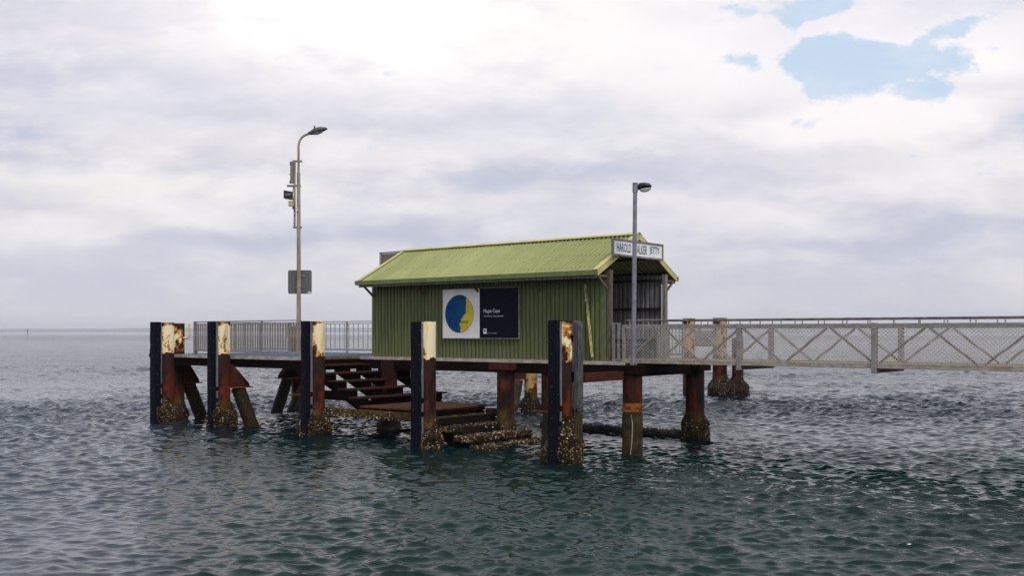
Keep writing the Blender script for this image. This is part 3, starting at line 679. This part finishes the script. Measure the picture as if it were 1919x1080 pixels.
# roof
EO, E0, E1 = .60, SL-.12, .02
hw = SW/2; RZt = 3.80; EZ = 2.60; ry = hw
slope = math.atan2(RZt-EZ, hw+EO)
def roof_side(sgn):
    mb = MB(); ln = E1-E0; n = int(ln/PITCH*8); amp = .034
    y0 = ry-sgn*(hw+EO); nn = Vector((0, -sgn*math.sin(slope), math.cos(slope)))
    for i in range(n+1):
        x = E0+ln*i/n; w_ = amp*math.tanh(3.0*(math.sin(2*math.pi*(x-E0)/PITCH)-.45))
        for base in (Vector((x, y0, EZ)), Vector((x, ry, RZt))):
            for dd in (0, -.004): mb.v.append(tuple(base+nn*(w_+dd)))
    for i in range(n):
        k = i*4; mb.f += [(k, k+4, k+6, k+2), (k+1, k+3, k+7, k+5), (k, k+1, k+5, k+4), (k+2, k+6, k+7, k+3)]
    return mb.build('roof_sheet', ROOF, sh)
for s_ in (1, -1):
    rs_ = roof_side(s_)
    if s_ == 1:
        scw = MB(); random.seed(3)
        nn = Vector((0, -math.sin(slope), math.cos(slope)))
        for fr in (.33, .66):
            x = E0+PITCH*.25
            while x < E1:
                if random.random() < .5:
                    y = ry-(hw+EO)*(1-fr); p_ = Vector((x, y, EZ+(RZt-EZ)*fr))+nn*.034
                    scw.tube([p_, p_+nn*.012], .016, 6)
                x += PITCH*2
        scw.build('roof_screw', mat('dull_screw', (.10, .08, .05), .6), rs_)['kind'] = 'stuff'
    y0 = ry-s_*(hw+EO+.002)
    g = MB(); yo = -s_
    g.prism([(E0-.03, y0, EZ-.12), (E0-.03, y0+yo*.11, EZ-.12), (E0-.03, y0+yo*.13, EZ+.02), (E0-.03, y0+yo*.115, EZ+.02), (E0-.03, y0+yo*.10, EZ-.10), (E0-.03, y0+yo*.01, EZ-.10), (E0-.03, y0+yo*.01, EZ+.0), (E0-.03, y0, EZ+.0)], (E1-E0+.06, 0, 0))
    g.build('gutter', GUT, sh)
    MB().box(E0+.04, E1-.03, min(y0, y0-yo*.04)+.002, max(y0, y0-yo*.04)+.002, EZ-.20, EZ-.035).build('fascia', GREYTIMB, sh)
    # ridge and barge flashings
    for x0, x1, nm in ((E0-.025, E0+.14, 'barge_flashing'), (E1-.14, E1+.03, 'barge_flashing')):
        nn = Vector((0, -s_*math.sin(slope), math.cos(slope))); up = nn*.04
        a_ = Vector((x0, y0, EZ))+up; b2 = Vector((x0, ry, RZt))+up
        MB().prism([a_, b2, b2+nn*.012, a_+nn*.012], (x1-x0, 0, 0)).build(nm, CAP, sh)
        xf = x0 if x0 < E0 else x1-.012
        a_ = Vector((xf, y0, EZ))+nn*.027; b2 = Vector((xf, ry, RZt))+nn*.027
        MB().prism([a_, b2, b2-Vector((0, 0, .17)), a_-Vector((0, 0, .17))], (.012, 0, 0)).build(nm, CAP if x0 > E0 else CAP, sh)
    nn = Vector((0, -s_*math.sin(slope), math.cos(slope))); dn = Vector((0, -s_*math.cos(slope), -math.sin(slope)))
    t0 = Vector((E0-.03, ry, RZt+.082)); t1 = t0+dn*.15
    MB().prism([t0, t1, t1-nn*.006, t0-nn*.006], (E1-E0+.065, 0, 0)).build('ridge_cap', CAP, sh)
# frame: gable end posts, rafters, ties, brackets
WOOD = mat('brown_grey_timber', (.21, .155, .12), .85, 0, .3, 5, .5, (.11, .075, .055), (6, 6, .8))
for y in (.02, SW-.14):
    MB().box(-.05, .07, y-.02, y+.13, 0.0, 2.66).build('post', WOOD if y < 1 else GREYTIMB, sh, bevel=.006)
    MB().box(SL-.05, SL+.07, y-.02, y+.13, 0.0, 2.6).build('post', WOOD, sh)
    MB().box(-.10, -.052, y+.13, y+.19, .0, 2.6).build('post', DARKTIMB, sh)
MB().box(-.048, -.046+.05, .11, .2, .02, 2.6) 
MB().box(-.22, -.052, -.032, -.014, 0.01, 2.56).build('corner_flashing', mat('corner_green', (.13, .17, .06), .5, 0, .2, 3), sh)
for xx in (-.02, SL/3, 2*SL/3, SL+.02):
    for s_ in (1, -1):
        y0 = ry-s_*(hw+EO-.02)
        nn = Vector((0, -s_*math.sin(slope), math.cos(slope)))
        MB().bar(Vector((xx, y0, EZ))-nn*.085, Vector((xx, ry, RZt))-nn*.085, .07, .11).build('rafter', WOOD, sh)
    MB().box(xx-.035, xx+.035, .14, SW-.14, 2.50, 2.60).build('tie_beam', DARKTIMB, sh) if xx < -1 else None
for xx in np.linspace(SL+.05, -.03, 5):
    for s_ in (1, -1):
        yw = ry-s_*(hw+.02); ye = ry-s_*(hw+EO-.1)
        MB().bar((xx, yw, 2.10), (xx, ye, 2.46), .06, .06).build('eave_bracket', WOOD, sh)
        MB().bar((xx, yw, 2.47), (xx, ye-s_*.06, 2.47), .06, .06).build('eave_bracket', WOOD, sh)
for z in (.55, 1.55, 2.45):
    MB().box(SL+.1, -.13, SW-.16, SW-.055, z, z+.07).build('girt', DARKTIMB, sh)
    MB().box(SL+.1, -.13, .055, .14, z, z+.07).build('girt', DARKTIMB, sh)
for fr in (.15, .5, .85):
    for s_ in (1, -1):
        y = ry-s_*(hw+EO)*(1-fr); z = EZ+(RZt-EZ)*fr-.045
        MB().bar((SL, y, z-.01), (-.1, y, z-.01), .06, .05).build('purlin', DARKTIMB, sh)
MB().box(-3.4, -.7, SW-.62, SW-.17, .42, .47).build('bench_seat', GREYTIMB, sh)
MB().box(-3.3, -3.2, SW-.6, SW-.2, 0, .42).build('bench_leg', DARKTIMB, sh); MB().box(-.9, -.8, SW-.6, SW-.2, 0, .42).build('bench_leg', DARKTIMB, sh)

# ------------------------------------------------------------ text helper
def text_mesh(s, x0, x1, z0, z1, m_, parent, place, name='lettering', bold=0.0, shear=0):
    cu = bpy.data.curves.new('txt', 'FONT'); cu.body = s; cu.size = 1; cu.offset = bold; cu.shear = shear; cu.resolution_u = 3
    tmp = bpy.data.objects.new('txt', cu); col.objects.link(tmp)
    bpy.context.view_layer.update()
    me = bpy.data.meshes.new_from_object(tmp.evaluated_get(bpy.context.evaluated_depsgraph_get()))
    bpy.data.objects.remove(tmp); bpy.data.curves.remove(cu)
    co = np.array([v.co[:] for v in me.vertices]); mn = co.min(0); mx = co.max(0)
    for v in me.vertices:
        u = x0+(x1-x0)*(v.co.x-mn[0])/(mx[0]-mn[0]); k = z0+(z1-z0)*(v.co.y-mn[1])/(mx[1]-mn[1]); v.co = place(u, k)
    me.materials.clear(); me.materials.append(m_); me.update(); me.name = name
    o = bpy.data.objects.new(name, me); col.objects.link(o); o.parent = parent; return o

# name sign on the gable
ns = thing('name_sign', 'white board lettered HAROLD WALKER JETTY in a grey frame on the gable', 'sign', 0.13, 1.41, 0)
SB0, SB1, SZ0, SZ1 = -1.43, 1.43, 5.62, 6.13
MB().box(.0, .03, SB0+.05, SB1-.05, SZ0+.04, SZ1-.04).build('board', SIGNW, ns)
for (y0, y1, z0, z1) in ((SB0, SB1, SZ1-.055, SZ1), (SB0, SB1, SZ0, SZ0+.06), (SB0, SB0+.06, SZ0+.06, SZ1-.055), (SB1-.06, SB1, SZ0+.06, SZ1-.055)):
    MB().box(-.02, .055, y0, y1, z0, z1).build('frame', SIGNF, ns, bevel=.004)
pl = lambda u, k: (.034, u, k)
cap0, cap1 = SZ0+.125, SZ1-.115
text_mesh('HAROLD', -1.20, -.43, cap0, cap1, LETTER, ns, pl, bold=.012)
text_mesh('WALKER', -.31, .48, cap0, cap1, LETTER, ns, pl, bold=.012)
text_mesh('JETTY', .62, 1.22, cap0, cap1, LETTER, ns, pl, bold=.012)
mb = MB()
for y in (-1.1, 0, 1.1):
    for z in (SZ0+.04, SZ1-.035): mb.tube([(.055, y, z), (.066, y, z)], .018, 8)
mb.build('bolt', DARKMET, ns)

# printed board on the long wall
M0, M1, MZ0, MZ1, MS = -6.45, -3.25, 3.20, 4.79, -4.85
mu = thing('printed_board', 'wide board, white with blue and yellow disc left, navy with white text right', 'sign', 0, -.05, 0)
MB().box(M0, MS, -.045, 0, MZ0, MZ1).build('white_panel', WHITEP, mu); MB().box(MS+.002, M1, -.045, 0, MZ0, MZ1).build('navy_panel', NAVY, mu)
for (x0, x1, z0, z1) in ((M0-.02, M1+.02, MZ1, MZ1+.02), (M0-.02, M1+.02, MZ0-.02, MZ0), (M1, M1+.025, MZ0, MZ1), (M0-.02, M0, MZ0, MZ1)):
    MB().box(x0, x1, -.058, .0, z0, z1).build('frame', GALV, mu)
cx, cz, RX, RZZ = -5.72, 3.99, .62, .62
ring = [(cx+RX*math.cos(t_), cz+RZZ*math.sin(t_)) for t_ in np.linspace(0, 2*math.pi, 72, endpoint=False)]
MB().prism([(x, -.047, z) for x, z in ring], (0, -.003, 0)).build('printed_disc', DISCB, mu)
random.seed(2); coast = []
ctrl = [(.45, .80), (.50, .62), (.46, .40), (.48, .20), (.44, .02), (.30, -.12), (.22, -.22), (.12, -.30), (.16, -.42), (.02, -.52), (.0, -.60), (.12, -.66), (.08, -.80), (.10, -1.0)]
for i in range(len(ctrl)-1):
    for k in range(4):
        f = k/4; x = ctrl[i][0]*(1-f)+ctrl[i+1][0]*f+random.uniform(-.02, .02); z = ctrl[i][1]*(1-f)+ctrl[i+1][1]*f
        if x*x+z*z < .97: coast.append((cx+RX*x, cz+RZZ*z))
a0 = math.atan2(coast[-1][1]-cz, coast[-1][0]-cx); a1 = math.atan2(coast[0][1]-cz, coast[0][0]-cx)
arc = [(cx+RX*.995*math.cos(t_), cz+RZZ*.995*math.sin(t_)) for t_ in np.linspace(a0, a1, 40)]
MB().prism([(x, -.052, z) for x, z in arc+coast[1:]][::-1], (0, -.002, 0)).build('printed_land', DISCY, mu)
place = lambda u, k: (u, -.0562, k)
text_mesh('gayundah', cx+.10, cx+.40, cz-.34, cz-.20, INK, mu, place, 'script_lettering', shear=.4)
place = lambda u, k: (u, -.0475, k)
text_mesh('Megan Cope', -4.68, -4.01, 3.98, 4.125, TEXTW, mu, place)
text_mesh('Terra Nonus, Quandamooka', -4.68, -3.86, 3.875, 3.93, TEXTW, mu, place)
text_mesh('government art program', -4.52, -4.12, 3.345, 3.37, TEXTW, mu, place)
lg = MB().box(-4.69, -4.555, -.0475, -.046, 3.34, 3.50); lg.build('emblem', TEXTW, mu)
MB().prism([(-4.655, -.0478, 3.405), (-4.59, -.0478, 3.405), (-4.58, -.0478, 3.435), (-4.605, -.0478, 3.47), (-4.64, -.0478, 3.475), (-4.665, -.0478, 3.44)], (0, -.001, 0)).build('emblem', NAVY, mu)

# yellow plank against the wall
plk = thing('leaning_plank', 'thin peeling yellow plank leaning upright against the green wall', 'plank', -.62, -.09, 0)
MB().bar((-.13, 0, 4.82), (.13, -.02, 2.66), .105, .03).build('board', PLANKY, plk, bevel=.004)
MB().bar((-.16, -.02, 4.32), (.02, -.02, 4.36), .02, .02).build('tie', WHITEPL, plk)

# grey board rising behind the shed roof
bs_ = thing('back_board', 'dark grey panel with pale frame rising behind the left end of the roof', 'panel', -12.62, 3.62, 0)
MB().box(-.62, 1.7, 0, .05, 5.0, 6.53).build('panel', mat('brown_grey_panel', (.23, .195, .17), .7, 0, .2, 3), bs_)
for x in (-.70, 1.7): MB().box(x, x+.07, -.02, .07, DT, 6.55).build('post', EDGE, bs_)
MB().box(-.70, 1.77, -.02, .07, 6.551, 6.60).build('frame', GREYTIMB, bs_)

# ------------------------------------------------------------ railings on the deck
def railing(label, p0, p1, z0, top, sp, group, post_sp=1.9, m_=GALV, second=True):
    p0 = Vector((p0[0], p0[1], 0)); p1 = Vector((p1[0], p1[1], 0)); ln = (p1-p0).length; an = math.atan2(p1.y-p0.y, p1.x-p0.x)
    root = thing('railing', label, 'railing', p0.x, p0.y, z0, group, rz=RZ+an)
    MB().box(-.03, ln+.03, -.03, .03, top-.035, top).build('top_rail', m_, root, bevel=.006)
    if second: MB().box(0, ln, -.02, .02, top-.115, top-.085).build('mid_rail', m_, root)
    MB().box(0, ln, -.022, .022, .11, .165).build('bottom_rail', m_, root)
    n = max(1, round(ln/post_sp)); posts = [ln*i/n for i in range(n+1)]
    pm = MB().box(-.03, .03, -.028, .028, 0, top-.036).box(-.06, .06, -.06, .06, -.0, .012); first = pm.build('post', m_, root); first.location = (posts[0], 0, 0)
    for x in posts[1:]: q = first.copy(); col.objects.link(q); q.location = (x, 0, 0)
    zb = top-.116 if second else top-.036
    fb = MB().box(-.011, .011, -.011, .011, .166, zb).build('baluster', m_, root); x = sp; fb.location = (x, 0, 0); x += sp
    while x < ln-.05:
        if min(abs(x-q) for q in posts) > .05: q = fb.copy(); col.objects.link(q); q.location = (x, 0, 0)
        x += sp
    return root
GR = 'baluster railings around the left deck'
def wide(root):
    return root
rl = railing('long front railing with close flat balusters on the left deck', (-18.35, -1.55), (-11.05, -2.28), DT, 1.27, .165, GR, 2.45)
for ch in bpy.data.objects:
    if ch.parent == rl and ch.name.startswith('baluster'): ch.scale = (2.3, 2.0, 1)
railing('short end railing at the outer left end of the deck', (-18.36, -1.45), (-18.36, 3.15), DT, 1.27, .2, GR, 2.3)
railing('back railing with thin bars running up to the shed wall', (-17.2, 3.2), (-10.0, 3.2), DT, 1.30, .28, GR, 2.6)
hl = thing('grab_rail', 'small looped grab rail at the gap in the back railing', 'rail', -18.0, 2.9, DT)
MB().tube([(0, 0, 0), (0, 0, 1.05), (.05, 0, 1.17), (.15, 0, 1.2), (.25, 0, 1.17), (.3, 0, 1.05), (.3, 0, .8), (.2, 0, .75), (0, 0, .75)], .02, 8).build('loop', GALV, hl, smooth=True)
# things on the deck behind the gangway
rl = railing('back railing on the deck right of the shed behind the gangway', (.1, 3.3), (.6, 3.3), DT, 1.1, .13, 'deck railings beside the gangway', 1.2)
gp = thing('gate_post', 'pair of short galvanised posts with a cap beside the shed opening', 'gate post', .27, -.02, DT-.02)
MB().box(-.10, -.03, -.03, .03, 0, 1.09).build('post', GALV, gp); MB().box(.07, .14, -.03, .03, 0, 1.09).build('post', GALV, gp)
MB().box(-.11, .15, -.04, .04, 1.092, 1.13).build('cap', GALV, gp); MB().box(-.14, .18, -.08, .08, -.06, .0).build('foot_plate', GREYTIMB, gp)

# ------------------------------------------------------------ gangway
gw = thing('gangway', 'long grey truss gangway with chain link sides reaching right', 'gangway', 0, 0, 0)
G0, BAY, NB, GW = .59, 3.57, 5, 1.93
ZT, ZB = 3.60, 2.50
CH = mat('gangway_paint', (.34, .325, .32), .6, .15, .3, 6, .2, (.24, .21, .19), (1, 3, 3))
CHB = mat('gangway_chord_lower', (.45, .40, .33), .65, .1, .3, 5, .2, (.30, .24, .18), (1, 3, 3))
DG_ = mat('gangway_diagonal', (.36, .31, .26), .65, .1, .3, 8, .2, (.24, .20, .17))
WIRE = mat('galvanised_wire', (.62, .58, .54), .45, .3, .1, 3)
xe = G0+BAY*NB
def wires(x0, x1, z0, z1, y, step=.10, r=.0055):
    mb = MB(); h = z1-z0
    def strand(ax, az, bx, bz, yy):
        d_ = Vector((bx-ax, 0, bz-az)); nrm = Vector((-d_.z, 0, d_.x)).normalized()*r
        a_ = Vector((ax, yy, az)); b2 = Vector((bx, yy, bz)); o_ = Vector((0, r*1.6, 0))
        mb.add([a_-nrm, a_+nrm, a_+o_, b2-nrm, b2+nrm, b2+o_], [(0, 1, 4, 3), (1, 2, 5, 4), (2, 0, 3, 5)])
    x = x0-h
    while x < x1:
        ax, az, bx, bz = x, z0, x+h, z1
        if ax < x0: az += x0-ax; ax = x0
        if bx > x1: bz -= bx-x1; bx = x1
        if bx-ax > .01:
            strand(ax, az, bx, bz, y); strand(x1+x0-ax, az, x1+x0-bx, bz, y-.008)
        x += step
    return mb
for si, y in enumerate((0.0, GW)):
    out = -1 if si == 0 else 1
    MB().box(G0, xe, y-.05, y+.05, ZT-.115, ZT).build('top_chord', CH, gw, bevel=.008)
    MB().box(G0, xe, y-.05, y+.05, ZB, ZB+.12).build('bottom_chord', CHB, gw, bevel=.008)
    for k in range(NB+1):
        x = G0+BAY*k; lw = .12 if k else 0
        yy = y+out*.02
        ps = MB().box(x-.06, x+.06, yy-.078, yy+.078, ZB-lw, ZT+.012) if k else MB().box(x-.09, x-.002, y-.05, y+.05, ZB, ZT)
        ps.build('post', CH, gw, bevel=.008)
    for k in range(NB*3):
        x0 = G0+.1+(BAY*k/3); x1 = x0+BAY/3-.12
        up = (k % 2 == 0)
        z0, z1 = (ZB+.12, ZT-.12) if up else (ZT-.12, ZB+.12)
        MB().bar((x0, y, z0), (x1, y, z1), .05, .065, up=(0, 1, 0)).build('diagonal', DG_, gw)
    for k in range(NB):
        if si == 1 and k > 3: continue
        wires(G0+BAY*k+.06, G0+BAY*(k+1)-.06, ZB+.10, ZT-.10, y+(-.052 if si == 0 else -.06)).build('chain_link_panel', WIRE, gw)
    hr = MB().tube([(G0+.05, y, ZT+.125), (xe, y, ZT+.125)], .023, 10); hr.build('handrail', mat('grey_handrail', (.30, .27, .24), .6, .2, .3, 3), gw, smooth=True)
    x = G0+.15; fb = None
    while x < xe:
        if fb is None: fb = MB().box(-.012, .012, -.012, .012, ZT+.001, ZT+.10).build('handrail_bracket', GALV, gw); q = fb
        else: q = fb.copy(); col.objects.link(q)
        q.location = (x, y, 0); x += .62
MB().box(G0, xe, .052, GW-.052, ZB+.06, ZB+.09).build('walkway', mat('walkway_grating', (.22, .15, .10), .8, 0, .3, 8, .3, (.33, .27, .2)), gw)
for k in range(1, NB+1):
    x = G0+BAY*k; MB().box(x-.05, x+.05, .10, GW-.10, ZB-.115, ZB+.0-.004).build('cross_beam', CH, gw)
# ------------------------------------------------------------ lamps
LP = thing('lamp_post', 'tall slim lamp post with curved arm and equipment behind the left deck railing', 'lamp post', -17.4, 2.85, DT)
LZ = 11.55-DT; RL = LP
LP.rotation_euler = (0, 0, 0)
MB().tube([(0, 0, 0), (0, 0, 3.9), (-.01, 0, 7.56)], [.10, .085, .075], 14).build('pole', POLEM, LP, smooth=True)
pts = [(-.01, 0, 7.56), (-.01, 0, 8.66)]
for i in range(1, 9): t_ = i/8*math.radians(72); pts.append((-.01+.42*(1-math.cos(t_)), 0, 8.66+.52*math.sin(t_)))
pts.append((.50, 0, 9.24))
MB().tube(pts, [.05]*len(pts), 12).build('arm', POLEM, LP, smooth=True)
def loft(name, secs, m_, parent, n=16):
    """secs: (x, halfwidth y, z0, z1)"""
    mb = MB()
    for (x, hwd, z0, z1) in secs:
        for j in range(n):
            an = 2*math.pi*j/n; mb.v.append((x, hwd*math.cos(an), (z0+z1)/2+(z1-z0)/2*math.sin(an)))
    for i in range(len(secs)-1):
        for j in range(n): a_ = i*n+j; b2 = i*n+(j+1) % n; mb.f.append((a_, b2, b2+n, a_+n))
    mb.f.append(tuple(range(n))[::-1]); mb.f.append(tuple((len(secs)-1)*n+j for j in range(n)))
    return mb.build(name, m_, parent, smooth=True)
loft('lamp_head', [(.38, .05, 9.18, 9.26), (.5, .10, 9.16, 9.34), (.68, .16, 9.18, 9.46), (.9, .17, 9.24, 9.50), (1.1, .12, 9.34, 9.49), (1.2, .05, 9.39, 9.45)], mat('grey_lamp_housing', (.10, .115, .11), .5, .2, .2, 6), LP)
loft('lamp_lens', [(.60, .10, 9.16, 9.26), (.8, .13, 9.17, 9.30), (1.0, .08, 9.26, 9.34)], GLASS, LP)
MB().tube([(.66, 0, 9.44), (.66, 0, 9.54)], .03, 8).build('light_sensor', BLACK, LP)
MB().tube([(-.17, -.02, 5.25), (-.17, -.02, 8.05)], .045, 8).build('conduit', POLEM, LP, smooth=True)
o = MB().box(-.33, -.20, -.16, .06, 7.12, 8.02).build('antenna_panel', mat('panel_grey', (.30, .26, .23), .6), LP, bevel=.02)
MB().box(-.35, -.30, -.14, -.06, 7.85, 8.00).box(-.36, -.32, -.14, -.06, 7.45, 7.50).box(-.36, -.29, -.14, -.06, 7.10, 7.22).build('cable_gland', BLACK, o)
for z, x0, x1 in ((8.02, -.26, .13), (6.98, -.5, .08), (5.23, -.24, .12)):
    MB().box(x0, x1, -.05, .09, z, z+.07).build('bracket', GALV, LP)
fl = MB().prism([(-.62, -.1, 6.48), (-.62, -.1, 6.82), (-.26, -.1, 6.76), (-.26, -.1, 6.42)], (0, .16, 0)).build('floodlight', BLACK, LP, bevel=.01)
MB().box(-.55, -.3, -.125, -.102, 6.60, 6.68).build('floodlight_bracket', GREYTIMB, fl)
MB().box(-.42, -.24, -.08, .05, 6.15, 6.38).build('junction_box', YELBOX, LP, bevel=.01)
MB().box(-.26, -.18, -.05, .02, 6.03, 6.16).build('junction_box', BLACK, LP)
MB().tube([(-.1, -.09, 6.05), (-.02, -.11, 6.08), (-.03, -.12, 5.95), (-.12, -.12, 5.88), (-.2, -.1, 5.80)], .02, 8).build('cable_loop', WHITEPL, LP, smooth=True)
MB().tube([(-.22, -.06, 7.00), (-.24, -.08, 6.60), (-.17, -.08, 6.20), (-.14, -.07, 5.70)], .014, 6).build('cable_loop', BLACK, LP)
# square sign seen from the back
sq = thing('square_sign', 'grey back of a rounded square sign strapped to the left lamp post', 'sign', -17.4, 2.85, DT, rz=0)
ww = .50; rr = .07; pts = []
for cx_, cz_, s0 in ((ww-rr, ww-rr, 0), (-ww+rr, ww-rr, 1), (-ww+rr, -ww+rr, 2), (ww-rr, -ww+rr, 3)):
    for i in range(5): an = math.radians(90*s0+22.5*i); pts.append((cx_+rr*math.cos(an)+.02, .12, 2.97+cz_+rr*math.sin(an)))
MB().prism(pts, (0, .006, 0)).build('plate', BACKP, sq)
for z in (3.22, 2.74): MB().box(-.2, .25, .095, .118, z-.018, z+.018).build('strap', GALV, sq); MB().tube([(0, 0, z-.02), (0, 0, z+.02)], .105, 16, caps=False).build('strap', GALV, sq)
MB().box(.36, .48, .112, .118, 2.50, 2.56).build('sticker', TEXTW, sq)

L2 = thing('lamp_post', 'shorter straight galvanised lamp post with floodlight in front of the shed opening', 'lamp post', 1.2, -.55, 2.465, rz=0)
MB().tube([(0, 0, 0), (.05, 0, 4.9)], [.068, .058], 16).build('pole', GALVB, L2, smooth=True)
MB().tube([(.048, 0, 4.83), (.052, 0, 5.10)], .075, 16).build('pole_cap', GALVB, L2, smooth=True)
hd = loft('lamp_head', [(.10, .04, 4.92, 5.02), (.17, .09, 4.91, 5.10), (.30, .15, 4.94, 5.11), (.44, .13, 4.96, 5.09), (.50, .06, 4.97, 5.04)], BLACK, L2)
loft('lamp_lens', [(.19, .06, 4.86, 4.95), (.30, .12, 4.83, 4.97), (.42, .11, 4.86, 4.98), (.485, .05, 4.92, 4.98)], GLASS, L2)
MB().box(.10, .22, -.02, .02, 4.90, 4.935).build('bracket', GALV, L2)
MB().box(-.1, .1, -.1, .1, -.004, .02).build('base_plate', RUSTO, L2)
MB().tube([(.08, -.08, .02), (.08, -.08, .06)], .02, 8).tube([(-.08, -.08, .02), (-.08, -.08, .06)], .02, 8).build('bolt', GALV, L2)

# ------------------------------------------------------------ channel beacon far out
bc = thing('channel_beacon', 'tiny dark channel beacon standing far out near the left horizon', 'beacon', 0, 0, 0)
bc.scale = (1.35, 1.35, 1.35); bc.location = (-860, 1800, 0); bc.rotation_euler = (0, 0, 0)
mb = MB()
for sx_ in (-1, 1):
    for sy_ in (-1, 1): mb.tube([(sx_*.9, sy_*.9, -1), (sx_*.25, sy_*.25, 5.5)], .14, 6)
mb.build('leg', DARKMET, bc); MB().box(-.9, .9, -.9, .9, 1.4, 1.7).build('platform', WHITEPL, bc)
MB().prism([(-.7, 0, 5.5), (.7, 0, 5.5), (.7, 0, 7.0), (-.7, 0, 7.0)], (0, .1, 0)).build('daymark', DARKMET, bc); MB().tube([(0, 0, 7), (0, 0, 7.8)], .2, 8).build('lantern', DARKMET, bc)
